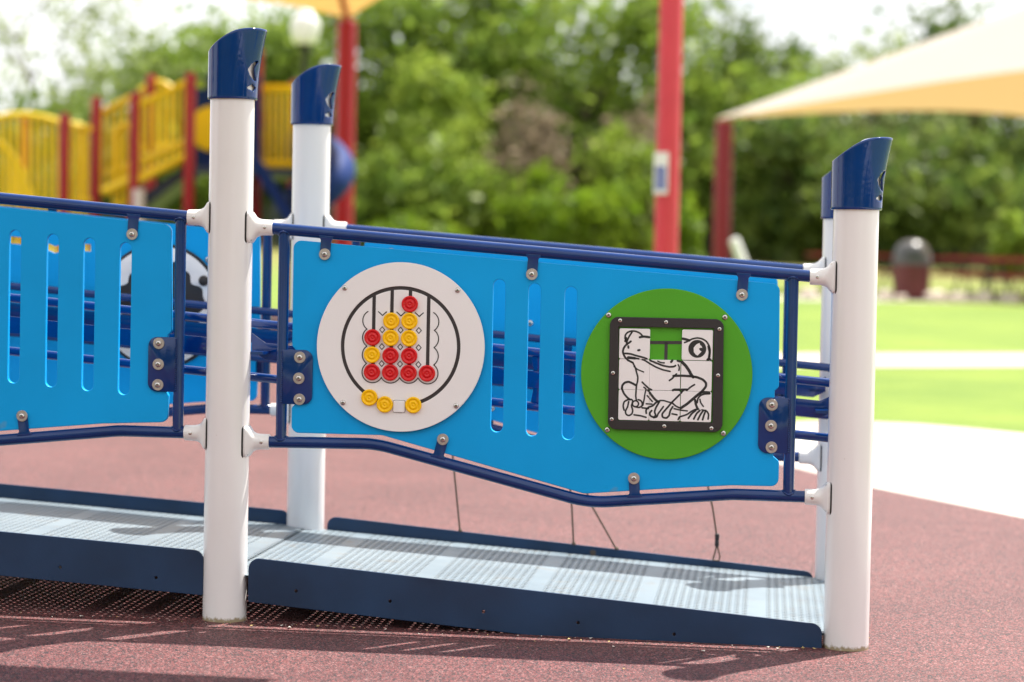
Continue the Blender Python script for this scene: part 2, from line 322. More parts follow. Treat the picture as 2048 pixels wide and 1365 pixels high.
def sheet(loops, t, bev):                                # an extruded plate with holes, centred on 0 thickness, edges eased by bev
    cu = bpy.data.curves.new('plate', 'CURVE'); cu.dimensions = '2D'; cu.fill_mode = 'BOTH'; cu.extrude = t/2-bev; cu.bevel_depth = bev; cu.bevel_resolution = 1; cu.offset = -bev
    for lp in loops:
        s = cu.splines.new('POLY'); s.points.add(len(lp)-1); s.use_cyclic_u = True
        for q, p in zip(s.points, lp): q.co = (p[0], p[1], 0, 1)
    o = bpy.data.objects.new('plate', cu); COL.objects.link(o); dg = bpy.context.evaluated_depsgraph_get(); me = bpy.data.meshes.new_from_object(o.evaluated_get(dg))
    bpy.data.objects.remove(o); bpy.data.curves.remove(cu)
    bm = bmesh.new(); bm.from_mesh(me); bmesh.ops.remove_doubles(bm, verts=bm.verts, dist=1e-6); bm.to_mesh(me); bm.free()
    return me
def upright(v0, sg):                                     # plate coordinates -> ramp coordinates, standing at v0, its outer face towards sg
    return lambda c: Vector((c.x, v0 + sg*c.z, c.y))
def stroke(mb, pts, wd, place, m=0, closed=False):       # a flat ribbon drawn along a polyline (place maps 2-D to 3-D)
    P = [Vector(q) for q in pts]
    if len(P) > 2 and not closed:                        # soften the corners once
        Q = [P[0]]
        for a, b in zip(P, P[1:]): Q += [a*.75+b*.25, a*.25+b*.75]
        P = [P[0]] + Q[1:] + [P[-1]]
    n = len(P); l_ = []; r_ = []
    for i in range(n):
        a = P[i]-P[i-1] if (i or closed) else P[1]-P[0]; b = P[(i+1) % n]-P[i] if (i < n-1 or closed) else a
        if a.length < 1e-9: a = b
        if b.length < 1e-9: b = a
        a = a.normalized(); b = b.normalized(); t = (a+b); t = t.normalized() if t.length > 1e-6 else a
        nn = Vector((-t.y, t.x)); k = wd/2/max(.5, abs(nn.dot(Vector((-a.y, a.x))))); l_.append(P[i]+nn*k); r_.append(P[i]-nn*k)
    vs = [place(q) for q in l_+r_]; fs = [(i, i+1, n+i+1, n+i) for i in range(n-1)]
    if closed: fs.append((n-1, 0, n, 2*n-1))
    mb.add(vs, fs, m)
    if not closed:
        for e, tdir in ((P[0], P[0]-P[1]), (P[-1], P[-1]-P[-2])):
            a0 = math.atan2(tdir.y, tdir.x); ring = [e+Vector((math.cos(a0+q), math.sin(a0+q)))*wd/2 for q in [math.pi*(k/6-.5) for k in range(7)]]
            mb.add([place(q) for q in ring], [tuple(range(7))], m)

def bolt(parent, u, v, z, sg=-1, washer=True, r=.0085, name='bolt'):
    b = MB(); ax = (0, sg, 0); h0 = 0
    if washer: b.lathe([(.004, 0), (.0160, 0), (.0165, .001), (.0165, .0028), (.0158, .0036), (.004, .0036)], (u, v, z), ax, 28, 1); h0 = .0036
    b.lathe([(r, h0-.001), (r*1.02, h0+.0012), (r*.93, h0+r*.36), (r*.72, h0+r*.56), (r*.48, h0+r*.64), (r*.42, h0+r*.64), (r*.40, h0+r*.45)], (u, v, z), ax, 24, 0)
    a = Vector((u, v, z)) + Vector(ax)*(h0+r*.47); hx = [(u+r*.40*math.cos(k*math.pi/3), a.y, z+r*.40*math.sin(k*math.pi/3)) for k in range(6)]; b.add(hx, [tuple(range(6))], 2)
    b.lathe([(r*.13, 0), (r*.13, r*.15)], a, ax, 8, 0)
    return b.build(name, [M['steel'], M['washer'], M['recess']], parent)

# ------------------------------------------------------------------ the setting: ground, rubber, concrete, path
def flat(name, pts, m, dz=0, sub=0):
    if name != 'ground':                                  # outlines were measured on the ground without its cross fall; carry them to it
        k = .0088; a = .012 - GS*6.955 + k*AX; q = []
        for x, y in pts:
            t = (a-HC)/((.012+GS*(y-6.955)-HC) - GS*y + k*x) if y > 5 else 1; q.append((x*t, y*t))
        pts = q
    b = MB(); b.add([(x, y, gz(y, x)+dz) for x, y in pts], [tuple(range(len(pts)))]); o = b.build(name, m, None, 0)
    if o.data.polygons[0].normal.z < 0: o.data.flip_normals()
    return tag(o, kind='structure')
flat('ground', [(-260, -25), (260, -25), (260, 420), (-260, 420)], M['lawn'], -.012)
flat('rubber_surface', [(-14, -10), (3.2, -10), (3.0, 5.0), (2.62, 8.0), (2.1, 9.82), (1.64, 10.89), (1.33, 11.9), (.9, 14.0), (.2, 18), (-.6, 24), (-1.2, 30.5), (-14, 30.5)], M['rubber'], 0)
edge = [(6.5, 10.0), (4.6, 12.4), (3.5, 13.55), (2.99, 14.05), (2.7, 14.4), (2.45, 14.63), (2.2, 14.70), (1.9, 14.68), (1.6, 14.5), (1.2, 14.6)]
flat('concrete_pavement', [(.75, 14.6), (-.6, 24.0), (-.62, 24), (-1.3, 30.6), (-1.32, 31.2), (-.6, 31.2), (.6, 25), (1.0, 18.5), (1.2, 14.6)][:0] + [(1.2, 14.6), (.5, 14.6), (.5, 9), (2.0, 4), (2.0, -9), (7, -9), (6.5, 10.0)] + edge[1:-1], M['concrete'], -.005)
flat('footpath', [(-1.5, 19.0), (2.44, 20.45), (4.5, 21.21), (9, 22.9), (20, 27), (20, 29.6), (9, 25.2), (4.99, 23.53), (2.71, 22.69), (-1.5, 21.2)], M['concrete'], -.006)
flat('gravel_strip', [(-2, 40.0), (16, 40.3), (16, 41.9), (-2, 41.6)], M['concrete'], -.007)

# ------------------------------------------------------------------ posts of the ramp
PR = .0635
def cap_part(parent, u, v, z):
    NA, NH, RO, RI = 96, 40, .0712, .0662; circ = 2*math.pi*RO
    def top(phi): t = (math.cos(phi)+1)/2; return .131 + .066*t + .018*4*t*(1-t)*t**.2 if t > 1e-6 else .131
    holes = []
    for sg in (-1, 1):                                   # a crescent and a diamond either side of the ridge
        A = lambda deg: R(deg)*RO*sg
        cres = [(A(8), .109), (A(22), .107), (A(34), .098), (A(43), .082), (A(37), .066), (A(24), .052), (A(12), .049), (A(17), .060), (A(22), .072), (A(24), .084), (A(19), .096)]
        dia = [(A(27), .0415), (A(47), .029), (A(24), .0215), (A(11), .030)]
        holes += [[tuple(q) for q in round_poly(cres, .003, 3)], [tuple(q) for q in round_poly(dia, .003, 3)]]
    vs = []; es = []; idx = {}
    def inside(p, poly):
        c = False; j = len(poly)-1
        for i in range(len(poly)):
            if (poly[i][1] > p[1]) != (poly[j][1] > p[1]) and p[0] < (poly[j][0]-poly[i][0])*(p[1]-poly[i][1])/(poly[j][1]-poly[i][1])+poly[i][0]: c = not c
            j = i
        return c
    for i in range(NA+1):
        for j in range(NH+1): idx[i, j] = len(vs); vs.append(Vector(((i/NA-.5)*circ, j/NH*.2)))
    for i in range(NA+1):
        for j in range(NH+1):
            if i < NA: es.append((idx[i, j], idx[i+1, j])) if j in (0, NH) else None
            if j < NH: es.append((idx[i, j], idx[i, j+1])) if i in (0, NA) else None
    for h in holes:
        k = len(vs); vs += [Vector(q) for q in h]; es += [(k+i, k+(i+1) % len(h)) for i in range(len(h))]
    V, E, F, *_ = delaunay_2d_cdt(vs, es, [], 0, 1e-7)
    def place(q, r):
        phi = q.x/RO; hn = q.y/.2; tz = top(phi); zz = q.y if q.y < .115 else .115 + (q.y-.115)/(.085)*(tz-.115)
        fl = max(0, math.cos(phi)); rr = r + .026*fl**1.5*(zz/.2)**1.8
        return Vector((u+rr*math.cos(phi), v+rr*math.sin(phi), z+zz))
    fs = [f for f in F if not any(inside(sum((V[i] for i in f), Vector((0, 0)))/len(f), h) for h in holes)]
    b = MB(); b.add([place(q, RO) for q in V], fs)
    # rounded lip, top face and inner wall
    ring = [(i/NA-.5)*2*math.pi for i in range(NA)]
    rings = []
    for dr, dz in ((0, 0), (-.0012, .0022), (-.004, .0032), (-.010, .0030), (-.045, .0010)):
        rings.append([place(Vector((a*RO, .2)), RO+dr) + Vector((0, 0, dz)) for a in ring])
    k = len(ring); vs2 = [q for rg in rings for q in rg]; fs2 = [(i*k+j, i*k+(j+1) % k, (i+1)*k+(j+1) % k, (i+1)*k+j) for i in range(len(rings)-1) for j in range(k)] + [tuple((len(rings)-1)*k+j for j in range(k))]
    b.add(vs2, fs2)
    low = [[place(Vector((a*RO, 0)), RO+dr) + Vector((0, 0, dz)) for a in ring] for dr, dz in ((0, 0), (-.0012, -.002), (-.005, -.002), (-.005, .012))]
    b.loft(low, caps=False)
    o = b.build('post_cap', M['cap'], parent, 40, recalc=False)
    bm = bmesh.new(); bm.from_mesh(o.data); bmesh.ops.remove_doubles(bm, verts=bm.verts, dist=2e-4); bmesh.ops.recalc_face_normals(bm, faces=bm.faces); bm.to_mesh(o.data); bm.free(); o.data.shade_smooth(); o.data.set_sharp_from_angle(angle=R(48))
    s = o.modifiers.new('thickness', 'SOLIDIFY'); s.thickness = .0045; s.offset = -1
    return o
def post(u, v, zcap, label):
    w_ = rw(u, v); g = gz(w_.y, w_.x)
    t = rthing('ramp_post', u, v, g, label, 'post', 'white posts of the ramp')
    b = MB(); b.lathe([(PR, -.06), (PR, zcap-g+.108), (PR-.003, zcap-g+.111), (PR-.004, zcap-g+.03)], (u, v, g), seg=64); b.build('pole', M['post'], t)
    cap_part(t, u, v, zcap); return t
W = 1.223; LP = 1.78
post(0, 0, 1.510, 'tall white post with a blue slanted cap, at the left end of the frog panel')
post(LP, 0, 1.2246, 'white post with a blue slanted cap, nearest at the right end of the frog panel')
post(0, W, 1.510, 'white post with a blue slanted cap standing behind, between lamp globe and left shade post')
post(LP, W, 1.2246, 'white post mostly hidden behind the nearer post at the low end of the ramp')
post(-LP, 0, 1.66, 'white post at the far left end of the slotted blue panel')
post(-LP, W, 1.66, 'white post behind the left end of the wave cut panel')

# ------------------------------------------------------------------ guard panels
def clamp(parent, pu, v0, z, du, sg):                    # white fitting from the post at pu towards +-du
    b = MB(); K = 28
    def sec(d, hz, hv, ex):
        out = []
        for k in range(K):
            a = 2*math.pi*k/K; c, s = math.cos(a), math.sin(a)
            out.append(Vector((pu+du*d, v0+hv*math.copysign(abs(c)**ex, c), z+hz*math.copysign(abs(s)**ex, s))))
        return out
    b.loft([sec(.0500, .0485, .0400, .3), sec(.0545, .0485, .0400, .3)], 1)
    b.loft([sec(.0545, .0450, .0370, .3), sec(.0600, .0455, .0370, .3), sec(.0635, .0440, .0350, .35), sec(.0690, .0380, .0310, .5), sec(.0760, .0300, .0265, .8), sec(.0850, .0250, .0238, 1), sec(.0950, .0228, .0226, 1), sec(.1230, .0222, .0222, 1), sec(.1245, .0212, .0212, 1)])
    for dz in (.034, -.034):
        b.lathe([(.0055, 0), (.0055, .002), (.003, .0042), (.0028, .0042), (.0026, .003)], (pu+du*.0632, v0+sg*.0255, z+dz), (du*.8, sg*.6, 0), 14, 2)
    b.lathe([(.0048, -.001), (.0048, .0012), (.0024, .0018), (.002, .0006)], (pu+du*.104, v0+sg*.0222, z), (0, sg, 0), 14, 2)
    return b.build('post_clamp', [M['fitting'], M['gasket'], M['steel']], parent)
def bend(pts, rad=.05, seg=6):                           # round the corners of a tube path lying in one upright plane (u, z)
    out = [Vector(pts[0])]
    for i in range(1, len(pts)-1):
        p = Vector(pts[i]); a = (Vector(pts[i-1])-p).normalized(); b = (Vector(pts[i+1])-p).normalized(); ang = a.angle(b); d = min(rad/math.tan(ang/2), (Vector(pts[i-1])-p).length*.45)
        for k in range(seg+1):
            t = k/seg; out.append((p+a*d)*(1-t)**2 + p*2*t*(1-t) + (p+b*d)*t**2)
    return out + [Vector(pts[-1])]
RT = .0168
def guard(label, v0, sg, top, bot, bars, board, slots, tabs, brks, shift=(0, 0), inner=False, extra_loops=()):
    du, dz = shift; S = lambda p: (p[0]+du, p[1]+dz) + tuple(p[2:])
    top = [S(p) for p in top]; bot = [S(p) for p in bot]; tabs = [S(p) for p in tabs]
    g = rthing('guard_panel', (top[0][0]+top[-1][0])/2, v0, bot[0][1]-.15, label, 'guard panel', 'blue guard panels along the ramp')
    b = MB(); b.tube([(u, v0, z) for u, z in top], RT, 24); b.build('top_rail', M['navy'], g)
    path = bend([(u, v0, z) for u, z in bot], .35, 8); b = MB(); b.tube(path, RT, 24); b.build('bottom_rail', M['navy'], g)
    def lin(P, u):
        for a, c in zip(P, P[1:]):
            if a[0] <= u <= c[0]: return a[1]+(c[1]-a[1])*(u-a[0])/(c[0]-a[0])
        return P[0][1] if u < P[0][0] else P[-1][1]
    for u in bars:
        u += du; b = MB(); zt, zb = lin(top, u), lin(bot, u); b.tube([(u, v0, zb), (u, v0, zt)], .0158, 24)
        for zz, s in ((zt-.0155, -1), (zb+.0155, 1)):
            rr = random.Random(int(u*1000)); prof = [(.0165, 0)]      # weld bead round the joint
            b.tube([(u+math.cos(a)*.0172, v0+math.sin(a)*.0172, zz - s*.0095*(math.sin(a)**2) + rr.uniform(-.0008, .0008)) for a in [2*math.pi*k/20 for k in range(21)]], .0034, 8)
        b.build('upright', M['navy'], g)
    me = sheet([[S(p)[:2] for p in board]] + [slot(c+du, z0+dz, z1+dz, .0350 if du or c < 0 else .0350) for c, z0, z1 in slots] + [list(q) for q in extra_loops], .0190, .0022)
    b = MB(); b.mesh(me, 0, upright(v0, sg)); pb = b.build('panel_board', M['board'], g, 14)
    fo = v0+sg*.0095                                      # outer face of the board
    for u, z, side in tabs:                               # short lugs welded to the rails, bolted through the board
        P = top if side == 't' else bot; best = min(((Vector((uu, lin(P, uu)))-Vector((u, z))).length, uu) for uu in [u-.06+.004*k for k in range(31)])
        uu = best[1]; zr = lin(P, uu); d = Vector((u-uu, z-zr)); ln = d.length; d.normalize(); n = Vector((-d.y, d.x)); hw = .0150
        a = Vector((uu, zr)) + d*.008
        outl = [tuple(a+n*hw*1.45), tuple(a+d*.008+n*hw*1.25), tuple(a+d*.013+n*hw)] + [tuple(Vector((u, z))+n*hw*math.cos(t)+d*hw*math.sin(t)) for t in [math.pi*k/12 for k in range(13)]] + [tuple(a+d*.013-n*hw), tuple(a+d*.008-n*hw*1.25), tuple(a-n*hw*1.45)]
        b = MB(); b.mesh(sheet([outl], .0055, .0008), 0, upright(fo+sg*.0030, sg)); b.build('rail_lug', M['navy'], g)
        bolt(g, u, fo+sg*.0058, z, sg)
        if inner: bolt(g, u, v0-sg*.0095, z, -sg, False, .011)
    for (u0, u1, z0, z1, bs, side) in brks:
        u0 += du; u1 += du; z0 += dz; z1 += dz
        pts = [(u0, z0, .026 if side == 'r' else 0), (u1, z0, .026 if side == 'l' else 0), (u1, z1, .026 if side == 'l' else 0), (u0, z1, .026 if side == 'r' else 0)]
        b = MB(); b.mesh(sheet([round_poly(pts, 0)], .006, .001), 0, upright(fo+sg*.0034, sg))
        ue = u0 if side == 'l' else u1; rr = random.Random(7)
        for k in range(26): b.lathe([(.0005, -.0035), (.0034, 0), (.0005, .0035)], (ue+rr.uniform(-.001, .001), fo+sg*.007, z0+.006+(z1-z0-.012)*k/25), (0, 0, 1), 8)
        b.build('bracket_plate', M['navy'], g)
        for bu, bz in bs: bolt(g, bu+du, fo+sg*.0066, bz+dz, sg)
    lo, hi = round((top[0][0]-.12)/LP)*LP, round((top[-1][0]+.12)/LP)*LP
    for P in (top, bot):
        clamp(g, lo, v0, P[0][1], 1, sg); clamp(g, hi, v0, P[-1][1], -1, sg)
    return g, fo
TOP_R = [(.1, 1.1437), (1.68, 1.0333)]; BOT_R = [(.1, .5280), (.4337, .5310), (1.048, .3800), (1.453, .4159), (1.68, .4149)]
rb = .022
BOARD_R = round_poly([(.186, 1.1101, rb), (1.5722, 1.0118, rb), (1.5762, .722, .012), (1.5650, .712, 0), (1.5650, .527, 0), (1.5814, .513, .012), (1.5814, .4425, rb), (1.45, .4418, 0), (1.2884, .4290, 0), (1.034, .406, .05), (.4522, .5566, .05), (.1885, .5566, rb), (.1885, .630, .012), (.200, .641, 0), (.200, .792, 0), (.1870, .806, .012)], 0)
TABS_R = [(.2785, 1.0704, 't'), (.8738, 1.025, 't'), (1.4673, .9792, 't'), (.6284, .5501, 'b'), (1.1749, .4543, 'b')]
BRK_R = [(.1600, .2488, .639, .7955, [(.2116, .7743), (.2097, .7141), (.2122, .6539)], 'l'), (1.5213, 1.607, .5357, .6925, [(1.558, .6723), (1.5566, .6132), (1.5593, .5528)], 'r')]
SLOT_R = [(.781, .5746, 1.0089), (.882, .5658, .9996), (.985, .5582, .9922)]
TOP_L = [(-1.68, 1.2935), (-.1, 1.1692)]; BOT_L = [(-1.68, .668), (-1.34, .668), (-.728, .5055), (-.3164, .5485), (-.1, .5481)]
BOARD_L = round_poly([(-1.594, 1.266, rb), (-.172, 1.1465, rb), (-.1662, .840, .012), (-.178, .828, 0), (-.178, .664, 0), (-.1722, .654, .010), (-.1745, .5775, rb), (-.3657, .5685, 0), (-.742, .532, .05), (-1.33, .695, .05), (-1.59, .695, rb), (-1.59, .765, .012), (-1.578, .775, 0), (-1.578, .925, 0), (-1.593, .938, .012)], 0)
TABS_L = [(-.2847, 1.1173, 't'), (-.90, 1.166, 't'), (-1.50, 1.213, 't'), (-.6031, .5852, 'b'), (-1.15, .682, 'b')]
BRK_L = [(-1.62, -1.53, .77, .93, [(-1.57, .91), (-1.57, .85), (-1.57, .79)], 'l'), (-.2325, -.150, .6655, .8232, [(-.2012, .805), (-.2017, .7445), (-.2023, .6853)], 'r')]
SLOT_L = [(-.633, .6794, 1.1234), (-.521, .6707, 1.1136), (-.4125, .6625, 1.1041), (-.305, .6536, 1.0934), (-.745, .690, 1.133), (-.857, .700, 1.143), (-.969, .71, 1.152), (-1.081, .72, 1.161)]
near_r, FO = guard('blue guard panel carrying the white disc game and the green frog puzzle', 0, -1, TOP_R, BOT_R, (.1573, 1.6095), BOARD_R, SLOT_R, TABS_R, BRK_R)
guard('blue guard panel with a row of vertical slots, nearest at the left edge', 0, -1, TOP_L, BOT_L, (-.1455, -1.63), BOARD_L, SLOT_L, TABS_L, BRK_L)
far_r, _ = guard('plain blue guard panel behind the frog panel, glimpsed through its three slots', W, 1, TOP_R, BOT_R, (.1573, 1.6095), BOARD_R, [], TABS_R, BRK_R, (0, .018), True)
wv = [(-1.35+.006*k) for k in range(100)]
def wav(u): return abs(math.sin((u+.8835)*math.pi/.267))**.6*.020
wave = [(u, 1.0675-.081*(u+1.0) + wav(u)) for u in wv if u < -.755] + [(u, 1.0675-.081*(u+1.0) + wav(u) + .024) for u in reversed(wv) if u < -.755]
far_l, _ = guard('blue guard panel with wavy cut and black and white disc, seen behind the slotted one', W, 1, TOP_L, BOT_L, (-.1455, -1.63), BOARD_L, [], TABS_L, BRK_L, (0, -.004), True, [wave])
bolt(far_r, .752, W-.0095, .857, -1, False, .011); bolt(far_l, -.347, W-.0095, 1.048, -1, False, .011)

def disc(parent, cu, cz, r, v_in, th, sg, m, name, loops=None):
    b = MB(); b.mesh(sheet([circle(cu, cz, r, 144)] + (loops or []), th, .0022), 0, upright(v_in+sg*th/2, sg)); return b.build(name, m, parent, 14)
# --- white counter game on the near right panel
cu0, cz0, RAD = .5028, .8105, .2413; K1 = RAD/602.5
def g1(x, y):                                            # drawing units of the game -> panel metres
    dx, dy = x-652, y-699; return Vector((cu0 + (dx+.0145*dy)*K1, cz0 - (dy-.0128*dx)*K1))
back = disc(near_r, cu0, cz0, RAD-.0015, FO, .0090, -1, M['groove'], 'counter_game')
VF = FO-.0090
rc = Vector((cu0, cz0)) + (g1(652, 696)-g1(652, 699)); ro, ri = 430*K1, 404*K1
hw = 13*K1
cols = [g1(458, 600).x, g1(587, 600).x, g1(718, 600).x, g1(850, 600).x]; zb_ = g1(650, 886).y
island = []
a_of = lambda x: math.acos(max(-1, min(1, (x-rc.x)/ri)))
for i, x in enumerate(cols):
    l0, l1 = a_of(x-hw), a_of(x+hw)
    prev = a_of(cols[i-1]+hw) if i else None
    if i: island += [(rc.x+ri*math.cos(prev+(l0-prev)*k/5), rc.y+ri*math.sin(prev+(l0-prev)*k/5)) for k in range(5)]
    island += [(x-hw, rc.y+ri*math.sin(l0))] + [(x-hw*math.cos(t), zb_-hw*math.sin(t)) for t in [math.pi*k/8 for k in range(9)]] + [(x+hw, rc.y+ri*math.sin(l1))]
l0, l1 = a_of(cols[-1]+hw), a_of(cols[0]-hw)-2*math.pi
island += [(rc.x+ri*math.cos(l0+(l1-l0)*k/110), rc.y+ri*math.sin(l0+(l1-l0)*k/110)) for k in range(1, 110)]
TF = .0055
b = MB(); b.mesh(sheet([circle(cu0, cz0, RAD, 144), circle(rc.x, rc.y, ro, 128)], TF, .0008), 0, upright(VF-TF/2, -1))
b.mesh(sheet([island], TF, .0008), 0, upright(VF-TF/2, -1)); b.build('face_plate', M['white_board'], back, 14)
VS = VF-TF
b = MB(); pl = lambda q: Vector((q[0], VS-.0007, q[1])); sw = 7.5*K1
G = lambda L: [g1(*q) for q in L]
def arc(cx, cy, r, a0, a1, n=10): return [(cx+r*math.cos(R(a0+(a1-a0)*k/n)), cy+r*math.sin(R(a0+(a1-a0)*k/n))) for k in range(n+1)]
for k, y in enumerate((513, 634, 757, 880)):
    stroke(b, G(arc(456-1.5*k, y, 75, 240 if k == 0 else 234, 126 if k < 3 else 29, 14 if k < 3 else 26)), sw, pl)
    stroke(b, G(arc(852-1.5*k, y+4, 75, -60 if k == 0 else -54, 54 if k < 3 else 151, 14 if k < 3 else 26)), sw, pl)
for x in (581, 713): stroke(b, G(arc(x, 881, 75, 151, 29, 14)), sw, pl)
for x, y in ((523, 476), (655, 478), (787, 481)): stroke(b, G([(x-29, y-27), (x-14, y-14), (x, y), (x, y), (x+14, y-14), (x+29, y-26)]), sw, pl)
for x, y in ((521, 577), (653, 578), (784, 580), (519, 697), (651, 698), (783, 702), (518, 818), (650, 820), (782, 822)):
    stroke(b, G([(x, y-21), (x+18, y), (x, y+21), (x-18, y)]), 6*K1, pl, closed=True)
b.build('engraved_outline', M['ink'], back, 0)
def piece(x, y, m, lab):
    c = g1(x, y); r = 59*K1; b = MB()
    b.lathe([(r*.90, 0), (r*.985, .0012), (r, .003), (r, .0065), (r*.97, .0085), (r*.90, .0095), (r*.80, .0095), (r*.74, .0085), (r*.66, .0065), (r*.58, .0062), (r*.52, .0070), (r*.44, .0088), (r*.36, .0092), (r*.29, .0088), (r*.22, .0076), (r*.14, .0072), (r*.10, .0082), (r*.05, .0086), (r*.005, .0086)], (c.x, VS-.0004, c.y), (0, -1, 0), 40)
    o = b.build('playing_piece', m, back, 60); o['label'] = lab; return o
for x, y in ((720, 393), (453, 632), (583, 760), (717, 760), (450, 878), (581, 880), (713, 882), (845, 883)): piece(x, y, M['red_piece'], 'red playing piece')
for x, y in ((588, 513), (718, 513), (584, 634), (716, 636), (450, 755), (432, 1060), (543, 1108), (748, 1110)): piece(x, y, M['yellow_piece'], 'yellow playing piece')
c = g1(645, 1121); b = MB(); b.mesh(sheet([round_poly([(c.x-.0166, c.y-.0166), (c.x+.0166, c.y-.0166), (c.x+.0166, c.y+.0166), (c.x-.0166, c.y+.0166)], .004)], .0045, .0006), 0, upright(VS-.0026, -1)); b.mesh(sheet([round_poly([(c.x-.0176, c.y-.0176), (c.x+.0176, c.y-.0176), (c.x+.0176, c.y+.0176), (c.x-.0176, c.y+.0176)], .004)], .001, .0002), 1, upright(VS-.0012, -1)); b.build('gate_block', [M['white_board'], M['ink']], back, 30)
for x, y in ((250, 283), (1060, 293), (240, 1100), (1053, 1112)): c = g1(x, y); bolt(back, c.x, VS, c.y, -1, False, .0078)

# --- green sliding frog puzzle
cu1, cz1 = 1.2603, .7515; K2 = RAD/633
def g2(x, y):
    dx, dy = x-676.6, y-696.5; return Vector((cu1 + (dx+.0204*dy)*K2, cz1 - (dy-.0200*dx)*K2))
pz = disc(near_r, cu1, cz1, RAD, FO, .0127, -1, M['green'], 'frog_puzzle'); VP = FO-.0127
b = MB(); pl2 = lambda q: Vector((q[0], VP-.0006, q[1]))
stroke(b, [g2(445, 463), g2(905, 463)], 24*K2, pl2); stroke(b, [g2(675, 470), g2(667, 915)], 24*K2, pl2); b.build('guide_groove', M['groove'], pz, 0)
fr_o = [g2(*q) for q in ((262, 272), (1100, 290), (1090, 1122), (245, 1105))]; fr_i = [g2(*q) for q in ((326, 347), (1027, 357), (1017, 1052), (318, 1040))]
b = MB(); b.mesh(sheet([round_poly([tuple(q)+(.024,) for q in fr_o], .024, 8), round_poly([tuple(q)+(.002,) for q in fr_i], .002)], .0127, .0016), 0, upright(VP-.00635, -1))
VK = VP-.0127
b.build('puzzle_frame', M['black'], pz, 14)
b = MB(); pl3 = lambda q: Vector((q[0], VK-.0004, q[1]))
for L_ in ([(285, 305), (295, 280), (318, 297), (328, 330), (345, 318)], [(1028, 362), (1045, 378), (1068, 340), (1080, 325)], [(258, 1075), (275, 1050), (300, 1045), (318, 1020)], [(1020, 1115), (1045, 1085), (1060, 1108)]): stroke(b, G2 if False else [g2(*q) for q in L_], 4*K2, pl3)
b.build('frame_joint', M['ink'], pz, 0)
TS = .0095; VT = VP-.0008-TS
tiles = {(0, 0): (443, 472), (2, 0): (905, 480), (0, 1): (440, 699), (1, 1): (667, 703), (2, 1): (899, 709), (0, 2): (437, 925), (1, 2): (665, 930), (2, 2): (896, 935)}
